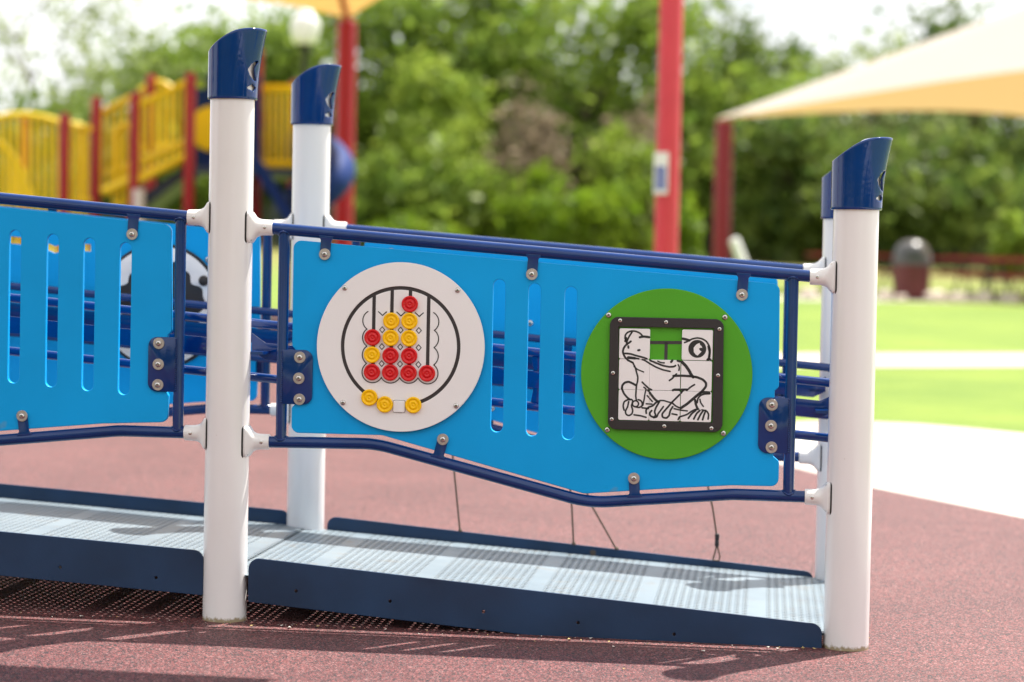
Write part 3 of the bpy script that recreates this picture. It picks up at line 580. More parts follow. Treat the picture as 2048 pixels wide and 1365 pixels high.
FROG = [
 (10, [(388, 470), (374, 440), (373, 410), (390, 388), (420, 377), (450, 379), (478, 390), (497, 406), (503, 418)]), (10, [(425, 385), (405, 415), (390, 445), (385, 470)]), (13, [(374, 430), (383, 424), (380, 440), (374, 452)]),
 (12, [(416, 454), (395, 470), (375, 485), (361, 508), (356, 530), (362, 552), (375, 575), (395, 594)]), (14, [(482, 424), (505, 418), (530, 420), (556, 424)]), (12, [(397, 490), (398, 502)]), (13, [(470, 520), (480, 518)]),
 (11, [(362, 545), (385, 543), (420, 548), (450, 558), (490, 568), (520, 576), (553, 592), (600, 612), (650, 632), (700, 642), (735, 640), (745, 632)]), (16, [(397, 573), (420, 576), (446, 579)]),
 (10, [(446, 578), (480, 584), (515, 592), (556, 618), (600, 643), (650, 663), (705, 675)]),
 (15, [(792, 432), (820, 438), (846, 446)]), (10, [(812, 462), (830, 455), (846, 446), (870, 434), (905, 427), (940, 433), (970, 450), (990, 480), (1000, 515), (995, 560), (988, 588)]), (15, [(988, 490), (997, 530), (992, 570)]), (12, [(975, 592), (990, 575), (1007, 592)]),
 (12, [(395, 594), (412, 602), (430, 611)]), (10, [(430, 611), (450, 650), (460, 690), (468, 718), (466, 750), (458, 775), (455, 808), (452, 860), (457, 890)]), (8, [(440, 640), (465, 662), (510, 680)]),
 (13, [(350, 805), (352, 780), (370, 759), (400, 752), (430, 765), (455, 780)]), (10, [(500, 755), (530, 785), (548, 800), (570, 812)]), (9, [(512, 793), (530, 805), (520, 840), (515, 880), (505, 925)]),
 (9, [(615, 600), (640, 612), (662, 612)]), (14, [(713, 605), (722, 594)]), (13, [(760, 596), (778, 601)]), (9, [(765, 625), (775, 645), (770, 667)]), (10, [(700, 742), (724, 726), (738, 706), (752, 694)]),
 (14, [(730, 708), (790, 706), (850, 709), (900, 716), (945, 733), (970, 758), (970, 785), (948, 812), (925, 834)]), (13, [(717, 820), (735, 808), (780, 809), (828, 808)]),
 (18, [(793, 606), (820, 632), (845, 668), (862, 702), (875, 716)]), (10, [(885, 772), (855, 790), (828, 815)]),
 (12, [(350, 805), (365, 840), (388, 868), (410, 885)]), (9, arc(450, 915, 23, 0, 360, 18)),
 (10, [(366, 962), (358, 932), (366, 900), (390, 886), (425, 882), (432, 895), (420, 930), (431, 965), (425, 990), (402, 1005), (380, 995), (375, 970), (392, 940), (400, 900)]), (10, [(470, 885), (490, 890), (502, 910), (500, 932), (478, 944), (440, 935)]),
 (10, [(500, 945), (550, 950)]), (10, [(440, 997), (490, 1004), (528, 1015)]), (9, [(530, 915), (572, 917)]), (9, [(537, 855), (555, 875), (575, 898)]),
 (14, [(540, 810), (562, 842), (590, 878), (612, 896)]), (11, [(530, 985), (527, 960), (548, 940), (578, 930), (602, 904), (632, 890), (620, 910), (600, 945), (590, 975), (602, 1000), (586, 1015), (560, 1005), (553, 985), (570, 965)]),
 (9, [(632, 890), (660, 890), (690, 900), (716, 906)]), (10, [(656, 935), (635, 965), (615, 990), (610, 1012), (585, 1018)]), (11, [(725, 936), (706, 965), (700, 1000), (680, 1021), (650, 1015), (646, 990), (666, 965), (690, 938), (716, 906), (742, 880), (772, 850), (805, 812)]),
 (10, [(720, 906), (746, 930), (780, 946)]), (9, [(735, 950), (785, 961), (832, 966)]), (10, [(720, 988), (756, 995)]),
 (16, [(785, 945), (830, 915), (880, 872), (915, 842), (940, 826), (992, 830)]), (14, [(890, 885), (895, 920), (910, 952)]), (10, [(905, 905), (910, 872), (930, 850), (960, 840), (998, 838)]), (9, [(925, 880), (930, 905), (950, 932)]),
 (10, [(765, 1030), (775, 1010), (810, 1000), (835, 990), (860, 970), (890, 955), (915, 952)]), (11, [(840, 1020), (865, 985), (895, 962)]), (11, [(880, 1025), (900, 985), (925, 962)]), (11, [(910, 1030), (930, 990), (950, 962)]), (11, [(945, 1030), (955, 995), (968, 962)]), (10, [(985, 1025), (990, 990), (975, 965), (940, 958)])]
for (i, j), (tx, ty) in tiles.items():
    hx, hy = 113.0, 112.0; b = MB()
    cor = [g2(tx+sx*hx + (-.0204*sy*hy), ty+sy*hy+.0200*sx*hx) for sx, sy in ((-1, -1), (1, -1), (1, 1), (-1, 1))]
    b.mesh(sheet([round_poly([tuple(q)+(.0045,) for q in cor], .0045, 5)], TS, .0009), 0, upright(VT+TS/2, -1))
    pt = lambda q: Vector((q[0], VT-.0005, q[1]))
    lo_x, hi_x, lo_y, hi_y = tx-hx+1, tx+hx-1, ty-hy+1, ty+hy-1
    for wd, L_ in FROG:                                   # the part of each engraved line that lies on this tile
        P = [Vector(q) for q in L_]; Q = [P[0]]
        for a, c2 in zip(P, P[1:]):
            n = max(2, int((c2-a).length/5)); Q += [a.lerp(c2, k/n) for k in range(1, n+1)]
        run = []
        def cell(q): return min(tiles, key=lambda t: max(abs(q.x-tiles[t][0]), abs(q.y-tiles[t][1]))) if True else None
        for q in Q + [None]:
            if q is not None and lo_x <= q.x <= hi_x and lo_y <= q.y <= hi_y: run.append(q)
            else:
                if len(run) > 1:
                    for _ in range(2): run = [run[0]] + [(run[k-1]+run[k]*2+run[k+1])/4 for k in range(1, len(run)-1)] + [run[-1]]
                    stroke(b, [g2(*r_) for r_ in run[:1]+run[1:-1:2]+run[-1:]], wd*1.25*K2, pt, 1)
                run = []
    if (i, j) == (2, 0):
        e = [g2(905+66*math.cos(R(t)), 508+66*math.sin(R(t))) for t in range(0, 360, 10)]; b.add([pt(q) for q in e], [tuple(range(len(e)))], 1)
        pu = [(922, 464), (897, 476), (878, 500), (880, 532), (893, 550), (907, 557), (920, 545), (936, 528), (925, 520), (917, 507), (930, 499), (942, 502), (936, 486), (926, 480)]
        e = [Vector((q.x, VT-.0009, q.y)) for q in [g2(*q) for q in pu]]; b.add(e, [tuple(range(len(e)))], 0)
    b.build('puzzle_tile', [M['white_board'], M['ink']], pz, 14, recalc=False)
for x, y in ((337, 300), (676, 312), (1068, 362), (1058, 703), (1010, 1093), (663, 1080), (275, 1030), (284, 688)): c = g2(x, y); bolt(pz, c.x, VK, c.y, -1, False, .0060)
for x, y in ((250, 261), (1107, 276), (1096, 1131), (241, 1110)): c = g2(x, y); bolt(pz, c.x, VP, c.y, -1, False, .0080)
# --- black and white disc on the inner face of the far left panel
VI = W-.0095
fd = disc(far_l, -.510, .887, .2135, VI, .010, -1, M['black'], 'picture_disc')
def wob(r, amp, n, ph=0): return [(-.510+(r+amp*math.sin(n*t+ph)+amp*.6*math.sin(2.3*n*t+1))*math.cos(t), .887+(r+amp*math.sin(n*t+ph)+amp*.6*math.sin(2.3*n*t+1))*math.sin(t)) for t in [2*math.pi*k/120 for k in range(120)]]
b = MB(); b.mesh(sheet([circle(-.510, .887, .203, 96), wob(.150, .010, 7)], .004, .0006), 0, upright(VI-.010-.002, -1)); b.build('white_ring', M['white_board'], fd, 30)
b = MB(); b.lathe([(.017, 0), (.018, .004), (.016, .012), (.010, .017), (.002, .018)], (-.3576, VI-.014, .9765), (0, -1, 0), 24); b.build('knob', M['black'], fd)

# ------------------------------------------------------------------ handrails inside the guard panels
def handrail(label, v0, z_at, sgp):
    g = rthing('handrail', 0, v0, z_at(0)-.2, label, 'handrail', 'double handrails of the ramp')
    uR, uL = 1.74, -2.05; dz = .157
    def loop(off):
        pts = [(uL, v0, z_at(uL)+off), (uR, v0, z_at(uR)+off)]; return pts
    up = [Vector(q) for q in loop(0)]; lo = [Vector(q) for q in loop(-dz)]
    def ubend(a, b, du): c = (a+b)/2; r = (a-b).length/2; return [c + Vector((du*r*.62*math.sin(math.pi*k/10), 0, 0)) + (a-c)*math.cos(math.pi*k/10) for k in range(1, 10)]
    b = MB(); path = up + ubend(up[1], lo[1], 1) + [lo[1], lo[0]] + ubend(lo[0], up[0], -1) + [up[0]]
    b.tube(path, .0130, 18, caps=False); b.build('grip_loop', M['navy'], g)
    for ua, ub in ((.075, 1.705), (-1.70, -.05)):
        za, zb2 = z_at(ua)-dz/2+.0015, z_at(ub)-dz/2+.0015; h = .0245
        pts = [(ua-.03, za+h+.028), (ua+.01, za+h), (ub-.01, zb2+h), (ub+.03, zb2+h+.02), (ub+.03, zb2-h+.02), (ub-.01, zb2-h), (ua+.01, za-h), (ua-.03, za-h+.028)]
        b = MB(); b.mesh(sheet([pts], .008, .001), 0, upright(v0+sgp*.004, -1)); b.build('flat_bar', M['navy'], g)
    for u in (.885, -.90):
        zt = z_at(u); pts = [(u-.022, zt-.004), (u+.022, zt-.004), (u+.014, zt-.045), (u+.014, zt-dz+.045), (u+.022, zt-dz+.004), (u-.022, zt-dz+.004), (u-.014, zt-dz+.045), (u-.014, zt-.045)]
        b = MB(); b.mesh(sheet([round_poly(pts, .012, 3)], .006, .001), 0, upright(v0-sgp*.003, -1)); b.build('spacer_plate', M['navy'], g)
    for u, s in ((.075, 1), (1.705, 1), (-.05, 1), (-1.70, 1)):
        b = MB(); zt = z_at(u)-dz/2; b.box((u, (v0+(0 if sgp < 0 else W))/2, zt), (.05, abs(v0-(0 if sgp < 0 else W)), .008)); b.build('arm', M['navy'], g)
handrail('navy double handrail on the near side, just inside the frog panel', .112, lambda u: .8672-.0787*u if u > 0 else .8672-.0815*u, -1)
handrail('navy double handrail on the far side of the ramp', W-.112, lambda u: .8625-.0725*u if u > 0 else .8625-.0800*u, 1)

# ------------------------------------------------------------------ ramp decks
def deck(label, u0, u1, zf, holes, extra=0):
    g = rthing('ramp_section', (u0+u1)/2, W/2, .0, label, 'ramp', 'ramp sections')
    for v0, v1, dzz in ((-.030, -.022, 0), (W, W+.008, -.008)):
        t = .1285; a, c = (u0, zf(u0)+dzz), (u1, zf(u1)+dzz); r = .030
        low = lambda u: max(zf(u)+dzz-t, -.02)
        pts = [(a[0], a[1]-t, .006), (c[0], c[1]-t, .006), (c[0], c[1], r), (a[0], a[1], r)]
        hl = [circle(hu, hz, .0048, 14) for hu, hz in holes] if v0 < 0 else []
        b = MB(); b.mesh(sheet([round_poly(pts, r, 8)] + hl, .008, .0012), 0, upright((v0+v1)/2, -1)); o = b.build('edge_curb', M['curb'], g, 14)
    za = lambda u: zf(u) - (.055 if extra < .08 else .055-.029*max(0, (u-u0)/(u1-u0)))
    E0, E1 = u0-extra, u1+(.065 if extra < .08 else .045)
    for nm, dz_ in (('deck_plate', 0), ('deck_underside', -.006)):      # top and bottom skin of the formed planks, holes through both
        b = MB(); b.add([(E0, -.0215, za(E0)+dz_), (E1, -.0215, za(E1)+dz_), (E1, W-.0005, za(E1)+dz_), (E0, W-.0005, za(E0)+dz_)], [(0, 1, 2, 3)]); o = b.build(nm, M['deck'], g, 0)
        if o.data.polygons[0].normal.z < 0: o.data.flip_normals()
    b = MB()
    for k in range(4):
        u = u0+.15+(u1-u0-.3)*k/3; zz = za(u)
        if zz-.03 > .03: b.box((u, W/2, zz-.022), (.03, W-.03, .03))
    if b.v: b.build('cross_member', M['curb'], g, 0)
    return g
zR = lambda u: .1948-.0832*(u-.0984)
zL = lambda u: .2128+.0625*(-.0855-u)
deck('lower ramp section sloping down to the red rubber below the frog panel', .0745, 1.7115, zR, [(.214, .104), (.487, .084), (.756, .063), (1.026, .041), (1.298, .018)], .082)
deck('upper ramp section passing under the slotted panel at the left edge', -2.6, -.0575, zL, [(-.48, .15), (-.196, .129), (-.85, .172), (-1.2, .19)])
# thin tether cables hanging from the far panel to the far curb
for pts, lab, grip in (([(.485, .47), (.499, .409), (.529, zR(.529)-.008)], 'thin brown cable seen below the middle of the frog panel, leftmost of four', 0),
                       ([(.885, .42), (.904, .252), (.913, zR(.913)-.008)], 'thin brown cable second from the left below the frog panel, nearly upright', 0),
                       ([(.905, .42), (.974, .246), (1.057, zR(1.057)-.008)], 'thin brown slanted cable leaning most, third from the left below the panel', 0),
                       ([(1.335, .43), (1.358, .324), (1.374, .258), (1.391, .158)], 'thin brown cable with a black crimp and loop at its lower end', 1)):
    t = rthing('tether_cable', pts[-1][0], W-.02, pts[-1][1], lab, 'cable', 'tether cables behind the frog panel')
    b = MB(); b.tube([(u, W-.018 if i == 0 else W-.004, z) for i, (u, z) in enumerate(pts)], .0032, 8)
    if not grip: b.lathe([(.007, -.002), (.007, .004), (.004, .008)], (pts[-1][0], W+.004, pts[-1][1]), seg=10)
    b.build('cord', M['cable'], t)
    if grip:
        u, z = pts[-1]; b = MB(); b.lathe([(.004, 0), (.0075, -.004), (.0075, -.022), (.006, -.025), (.0075, -.028), (.0075, -.042), (.004, -.046)], (u, W-.004, z+.014), seg=12); b.build('crimp', M['black'], t)
        b = MB(); e = zR(1.396)-.006; b.tube([(u, W-.004, z-.028), (u-.010, W-.002, e+.010), (u-.012, W, e), (u+.008, W, e-.001), (u+.011, W-.002, e+.012), (u+.002, W-.004, z-.028)], .0028, 8); b.build('loop', M['cable'], t)

# ------------------------------------------------------------------ play structure at the back left
YS = 28.0
ps = thing('play_structure', (at(300, 400, YS).x, YS, gz(YS)), 'yellow and red climbing structure with stairs and blue slides', 'play structure')
def ppost(px, py, y, r=.0635, m='red_post', dome=True):
    p = at(px, py, y); b = MB(); h = p.z-gz(y, p.x); b.lathe([(r, -.1), (r, h-.06), (r*.95, h-.03), (r*.7, h-.008), (r*.3, h)], (p.x, y, gz(y, p.x)), seg=20); return b.build('post', M[m], ps)
for q in ((130, 226, 27.6), (193, 193, 28.2), (271, 184, 27.4), (381, 145, 27.4), (302, 150, 29.4), (50, 236, 29.6), (516, 95, 28.2), (590, 160, 29.6), (305, 395, 29.8)): ppost(*q)
p = at(273, 378, 27.3); b = MB(); b.lathe([(.078, gz(27.3)-p.z-.1), (.078, 0)], (p.x, 27.4, p.z), seg=20); b.build('post_sleeve', M['white_pole'], ps)
def slatted(name, edge, y, depth=.05, pitch=10.5, m='yellow', rim=7):   # edge: top line and bottom line in the photograph, slats between
    (tl, bl) = edge; b = MB()
    def lin(P, x):
        for a, c in zip(P, P[1:]):
            if a[0] <= x <= c[0]: return a[1]+(c[1]-a[1])*(x-a[0])/(c[0]-a[0])
        return P[-1][1]
    sc = YS/FPX
    b.tube([at(x, yy, y) for x, yy in tl], rim*sc, 10); b.tube([at(x, yy, y) for x, yy in bl], rim*sc, 10)
    x = tl[0][0]+3
    while x < tl[-1][0]:
        b.tube([at(x, lin(bl, x), y), at(x, lin(tl, x), y)], 3.7*sc, 8); x += pitch*1.4
    return b.build(name, M[m], ps)
slatted('arched_barrier', ([(-60, 268), (-20, 240), (20, 231), (55, 230), (90, 236), (125, 246), (160, 252), (178, 262)], [(-60, 520), (178, 520)]), 29.3, pitch=10)
slatted('barrier', ([(-40, 262), (0, 286), (25, 312), (45, 345), (57, 385), (60, 400)], [(-40, 402), (60, 402)]), 27.0, pitch=8.5)
slatted('barrier', ([(148, 258), (156, 256), (176, 256), (182, 262)], [(148, 402), (182, 404)]), 27.9, pitch=8)
slatted('barrier', ([(226, 272), (234, 257), (246, 252), (258, 253), (266, 256)], [(226, 410), (266, 414)]), 27.8, pitch=8)
slatted('stair_guard', ([(203, 226), (235, 209), (264, 194)], [(203, 385), (264, 345)]), 28.4, pitch=10.5)
slatted('stair_guard', ([(277, 210), (325, 188), (374, 165)], [(277, 362), (374, 310)]), 27.4, pitch=10.5)
slatted('stair_guard', ([(280, 182), (310, 167), (325, 166), (345, 178)], [(280, 300), (345, 290)]), 29.4, pitch=10.5)
slatted('deck_barrier', ([(518, 178), (594, 178)], [(518, 330), (594, 330)]), 28.3, pitch=8.6, rim=9)
for x0, y0, x1, y1, dy in ((205, 385, 376, 316, 0), (215, 350, 376, 285, .9)): b = MB(); b.tube([at(x0, y0, 27.5+dy), at(x1, y1, 27.5+dy)], .055, 8); b.build('stair_rail', M['yellow'], ps)
b = MB(); q = [at(*s, 27.6) for s in ((205, 442), (372, 330), (372, 352), (285, 420), (285, 470), (205, 470))]
b.add(q + [v+Vector((0, 1.2, 0)) for v in q], [(0, 1, 2, 3, 4, 5), (11, 10, 9, 8, 7, 6)] + [(i, (i+1) % 6, 6+(i+1) % 6, 6+i) for i in range(6)]); b.build('stairs', M['stair'], ps, 0)
# blue tower panel with a lime emblem and opening
b = MB(); pp = [at(*s, 28.0) for s in ((392, 152), (520, 152), (520, 345), (392, 332))]
b.add(pp + [v+Vector((0, .06, 0)) for v in pp], [(0, 1, 2, 3), (7, 6, 5, 4)] + [(i, (i+1) % 4, 4+(i+1) % 4, 4+i) for i in range(4)]); tp = b.build('tower_panel', M['blue_slide'], ps, 0)
b = MB(); c = at(402, 168, 27.98); b.lathe([(.06, 0), (.06, .012)], c, (0, -1, 0), 16); b.build('emblem', M['lime'], tp)
b = MB(); c = at(424, 258, 27.98); b.lathe([(.26, 0), (.26, .02), (.2, .03)], c, (0, -1, 0), 24); b.build('bubble_window', M['yellow'], tp)
b = MB(); a_, c_ = at(392, 337, 27.4), at(596, 337, 27.4); b.box(((a_.x+c_.x)/2, 28.3, a_.z-.02), (c_.x-a_.x, 1.9, .08)); b.build('platform', M['stair'], ps, 0)
# straight chute
b = MB(); rings = []
for px, py in ((505, 330), (522, 352), (540, 380), (560, 412), (582, 446), (610, 480), (650, 505)):
    c = at(px, py, 26.9); rings.append([c+Vector(d) for d in ((-.02, -.30, .16), (0, -.28, .0), (0, .28, 0), (-.02, .30, .16), (.0, .34, .14), (.02, .32, -.05), (.02, -.32, -.05), (.0, -.34, .14))])
b.loft(rings); b.build('slide_chute', M['blue_slide'], ps, 50)
# curved tube slide
b = MB(); path = [at(600, 292, 28.6), at(638, 304, 28.3), at(664, 326, 27.9), at(669, 345, 27.5), at(652, 368, 27.2), at(625, 390, 27.3), at(600, 408, 27.8), at(585, 430, 28.4), at(590, 470, 28.9), at(620, 520, 29)]
P2 = []
for i in range(len(path)-1):
    for k in range(4):
        p0, p1, p2, p3 = path[max(0, i-1)], path[i], path[i+1], path[min(len(path)-1, i+2)]; t = k/4
        P2.append(.5*((2*p1)+(p2-p0)*t+(2*p0-5*p1+4*p2-p3)*t*t+(3*p1-p0-3*p2+p3)*t**3))
b.tube(P2, .235, 24); b.build('tube_slide', M['blue_slide'], ps, 60)

# ------------------------------------------------------------------ shade sails
def sail(name, label, corners, apex, posts, m, grp=None, bow=.2, n=14, pr=.105, rafter=True, pm='red_post'):
    c = sum((Vector(q) for q in corners), Vector())/len(corners); t = thing(name, (c.x, c.y, gz(c.y, c.x)), label, 'shade sail', grp)
    b = MB(); ap = Vector(apex); k = len(corners)
    for i in range(k):                                    # edges bow inwards under tension
        a, d = Vector(corners[i]), Vector(corners[(i+1) % k]); vs = []
        for s in range(n+1):
            for r_ in range(n+1):
                u = r_/n; e = a.lerp(d, u).lerp(ap, 4*u*(1-u)*(bow if isinstance(bow, float) else bow[i])); vs.append(e.lerp(ap, s/n))
        b.add(vs, [(s*(n+1)+r_, s*(n+1)+r_+1, (s+1)*(n+1)+r_+1, (s+1)*(n+1)+r_) for s in range(n) for r_ in range(n)])
    o = b.build('canopy', M[m], t, 30)
    bm = bmesh.new(); bm.from_mesh(o.data); bmesh.ops.remove_doubles(bm, verts=bm.verts, dist=.001); bmesh.ops.recalc_face_normals(bm, faces=bm.faces); bm.to_mesh(o.data); bm.free()
    for i in posts:
        q = Vector(corners[i]); out = (q-c); out.z = 0; out.normalize(); q2 = q-out*(pr+.01); g = gz(q2.y, q2.x); r_ = pr
        b = MB(); b.lathe([(r_, -.2), (r_, q.z-g-.12), (r_*.98, q.z-g-.06), (r_*.6, q.z-g-.03)], (q2.x, q2.y, g), seg=24); b.build('post', M[pm], t)
        if rafter:
            a1 = q.lerp(ap, .03)-Vector((0, 0, .07)); ap2 = q.lerp(ap, .30)-Vector((0, 0, .09)); b = MB(); b.tube([a1, ap2], .045, 12); b.build('rafter', M['red_post'], t)
    return t
def atz(px, y, z): p = at(px, 300, y); p.z = z; return p
lc = at(1430, 238, 48); cx_ = at(2700, 0, 48).x; hd = cx_-lc.x
sail('shade_canopy', 'tan shade sail on a shaded red post, its bright slope filling the right edge', [lc, (cx_, 48-hd, lc.z), (cx_+hd, 48, lc.z), (cx_, 48+hd, lc.z)], (cx_, 48, HC+(5.45-HC)*48/27), (0, 2, 3), 'fabric', bow=(.19, .19, .15, .115), pr=.178, pm='red_shaded')
c0 = at(697, 37, 31); zs = c0.z
sail('shade_canopy', 'orange tan shade sail corner at the top left on a red post beside the lamp', [c0, atz(60, 28.3, zs), (c0.x-.5, 17.5, zs), atz(1040, 24.5, zs)], (c0.x-.3, 24, zs+2.2), (0,), 'fabric_or', bow=.05, pr=.125)
q0 = Vector((-.58, 6.07, 0)) + Vector((.575, .570, 1.65))*(3.3/1.65)  # added unseen sail, placed to cast the shadow edge at lower left
sail('shade_canopy', 'added pale shade sail above the frame, put there to shade the lower left ground', [q0, q0+Vector((-4.2, .62, 0)), q0+Vector((-4.4, -1.5, 0)), q0+Vector((-.2, -2.0, 0))], q0+Vector((-2.2, -.75, .7)), (1, 2), 'fabric_pale', bow=.03)
# tall red post with a notice
yp = 20.0; p = at(1332, 500, yp); g = gz(yp, p.x)
t = thing('shade_post', (p.x, yp, g), 'tall bright red post with a small white and blue notice, right of centre', 'post')
b = MB(); b.lathe([(.099, -.1), (.099, 4.6), (.09, 4.66), (.04, 4.68)], (p.x, yp, g), seg=28); b.build('pole', M['red_bright'], t)
b = MB(); b.lathe([(.17, 0), (.17, .02), (.101, .03)], (p.x, yp, g), seg=24); b.build('base_flange', M['red_post'], t)
s0 = at(1322, 347, yp-.13); sg_ = thing('notice_sign', (s0.x, s0.y, s0.z), 'small white notice with a blue printed block, on the tall red post', 'sign')
rot = Matrix.Rotation(R(-24), 3, 'Z')
b = MB(); b.box(s0, (.125, .008, .345), rot=rot, bev=.003); b.build('plate', M['sign_white'], sg_)
b = MB()
for k in range(9): b.box(s0 + rot @ Vector((0, -.0055, .05-.022*k)), (.10 if k % 3 else .085, .002, .017), rot=rot)
b.build('printed_block', M['sign_blue'], sg_, 0)

# ------------------------------------------------------------------ lamp, bin, tables, rocks, pole, fence
yl = 33.0; p = at(610, 88, yl); g = gz(yl, p.x)
t = thing('street_lamp', (p.x, yl, g), 'white acorn globe lamp on a thin dark post above the play structure', 'lamp')
b = MB(); b.lathe([(.13, 0), (.13, .3), (.075, .42), (.055, .6), (.048, p.z-g-.12), (.09, p.z-g-.06), (.10, p.z-g)], (p.x, yl, g), seg=16); b.build('pole', M['dark_metal'], t)
b = MB(); b.lathe([(.12, 0), (.165, .03), (.19, .12), (.208, .25), (.20, .31), (.17, .36), (.125, .39), (.115, .43), (.09, .47), (.05, .50), (.01, .505)], (p.x, yl, p.z-.01), seg=24); b.build('lamp_globe', M['globe'], t, 60)
yc = 43.6; p = at(1822, 596, yc); g = gz(yc, p.x)
t = thing('trash_can', (p.x, yc, g), 'maroon round trash can with a grey dome lid on the grass', 'trash can')
b = MB(); b.lathe([(.305, .0), (.32, .02), (.325, .1), (.335, .60), (.335, .66), (.31, .68)], (p.x, yc, g), seg=28)
b.build('body', M['maroon'], t)
b = MB(); b.lathe([(.345, .63), (.345, .72), (.325, .84), (.275, .96), (.19, 1.04), (.09, 1.075), (.01, 1.08)], (p.x, yc, g), seg=28); b.build('dome_lid', M['dome'], t, 60)
b = MB(); b.box((p.x, yc-.31, g+.80), (.26, .10, .12), bev=.02); b.build('flap', M['dark_metal'], t)
def table(px, y, lab, ang=0, n=1):
    p = at(px, 595, y); g = gz(y, p.x); t = thing('picnic_table', (p.x, y, g), lab, 'picnic table', 'maroon picnic tables on the grass', R(ang), (0, 0, 0))
    b = MB()
    for k in range(5): b.box((0, -.32+.16*k, .745), (1.85, .145, .055), bev=.006)
    b.build('table_top', M['table'], t)
    for s in (-1, 1):
        b = MB()
        for k in range(2): b.box((0, s*(.62+.14*k), .445), (1.85, .125, .05), bev=.006)
        b.build('bench', M['table'], t)
        for e in (-.62, .62): b = MB(); b.tube([(e+s*.02, s*.20, .735), (e, s*.62, .0)], .028, 8); b.build('leg', M['dark_metal'], t)
    for e in (-.62, .62): b = MB(); b.tube([(e, -.72, .41), (e, .72, .41)], .024, 8); b.build('cross_frame', M['dark_metal'], t)
table(1712, 46.4, 'maroon picnic table half hidden behind the low end post', 4); table(1912, 45.6, 'maroon picnic table just right of the trash can', -3); table(2052, 44.2, 'maroon picnic table cut off by the right edge of the frame', 14); table(1984, 49.0, 'maroon picnic table farther back between the two right hand tables', 3)
rr = random.Random(5)
def rock(px, wpx, hpx, lab, y=43.2, py=611):
    p = at(px, py, y); w_ = wpx/FPX*y; h = hpx/FPX*y; bm = bmesh.new(); bmesh.ops.create_icosphere(bm, subdivisions=3, radius=1)
    sx, sy = rr.uniform(.8, 1.2), rr.uniform(0, 9)
    for q in bm.verts:
        n = q.co.copy(); k = 1+.12*math.sin(3*n.x+sy)*math.cos(2*n.y+sy)+.08*math.sin(5*n.z+sy*2)+.05*math.sin(9*n.x+7*n.y)
        c = Vector([math.copysign(abs(x)**.62, x) for x in n])*k*.86; q.co = Vector((c.x*w_/2, c.y*w_*.36, c.z*h*.62+h*.38))
    me = bpy.data.meshes.new('rock'); bm.to_mesh(me); bm.free(); me.materials.append(M['rock']); me.shade_smooth()
    o = bpy.data.objects.new('rock', me); COL.objects.link(o); o.location = (p.x, y, gz(y, p.x)); o.rotation_euler = (0, 0, rr.uniform(-.3, .3)); tag(o, lab, 'rock', 'limestone rocks edging the picnic area')
rock(1770, 34, 22, 'pale rounded rock between the low end post and the trash can'); rock(1870, 46, 23, 'pale flat topped rock touching the right side of the trash can'); rock(1915, 44, 20, 'pale broad low rock under the middle picnic table')
rock(1966, 40, 24, 'pale rounded rock between the two right hand picnic tables'); rock(2018, 48, 20, 'pale wide rock at the foot of the rightmost picnic table'); rock(1801, 26, 13, 'small pale rock at the left foot of the trash can', 42.8, 606); rock(1941, 18, 16, 'small tilted grey rock between two pale rocks')
rock(1616, 44, 20, 'pale rock seen in the gap left of the low end post'); rock(2075, 46, 22, 'pale rock just beyond the right edge of the frame')
yw = 34.0; a_ = at(1469, 481, yw); b_ = at(1530, 600, yw-.2); b_.z = gz(b_.y, b_.x)-.1
t = thing('slanted_pole', (b_.x, b_.y, gz(b_.y, b_.x)), 'short white slanted pole at the foot of the right red shade post', 'pole')
b = MB(); b.tube([b_, a_, a_+(a_-b_).normalized()*.03], [.075, .075, .04], 16); b.build('tube', M['white_pole'], t)
yf = 88.0
t = thing('mesh_fence', (0, yf, gz(yf)), 'dark chain link fence running along the foot of the trees', 'fence')
b = MB(); g = gz(yf)-.1
b.add([(-34, yf, g), (34, yf, g), (34, yf, g+1.75), (-34, yf, g+1.75)], [(0, 1, 2, 3)]); b.build('mesh', M['chain'], t, 0)
b = MB(); b.tube([(-34, yf, g+1.76), (34, yf, g+1.76)], .03, 8); b.build('top_rail', M['dark_metal'], t)
for k in range(24): b = MB(); b.tube([(-34+k*2.95, yf+.05, g-.2), (-34+k*2.95, yf+.05, g+1.82)], .035, 8); b.build('fence_post', M['dark_metal'], t)

# ------------------------------------------------------------------ trees
def crown(b, c, rx, ry, rz, n, size, rnd, m=0, hollow=.45, clumps=26):
    C_ = []
    for _ in range(clumps):
        while True:
            d = Vector((rnd.uniform(-1, 1), rnd.uniform(-1, 1), rnd.uniform(-1, 1)))
            if hollow < d.length < 1: break
        C_.append((Vector((d.x*rx, d.y*ry, d.z*rz)), rnd.uniform(.20, .52)))
    for k in range(n):
        q, s = C_[rnd.randrange(clumps)]; d = Vector((rnd.gauss(0, 1), rnd.gauss(0, 1), rnd.gauss(0, .8)))*s*.62
        p = c + q + Vector((d.x*rx, d.y*ry, d.z*rz)); sz = size*rnd.uniform(.55, 1.3)
        x = Vector((rnd.gauss(0, 1), rnd.gauss(0, 1), rnd.gauss(0, 1))).normalized(); y = x.orthogonal().normalized(); a = rnd.uniform(0, 6.28); y = Matrix.Rotation(a, 3, x) @ y
        b.v += [p+x*sz, p+y*sz*.5, p-x*sz, p-y*sz*.5]; i = len(b.v); b.f.append((i-4, i-3, i-2, i-1)); b.mi.append(m)
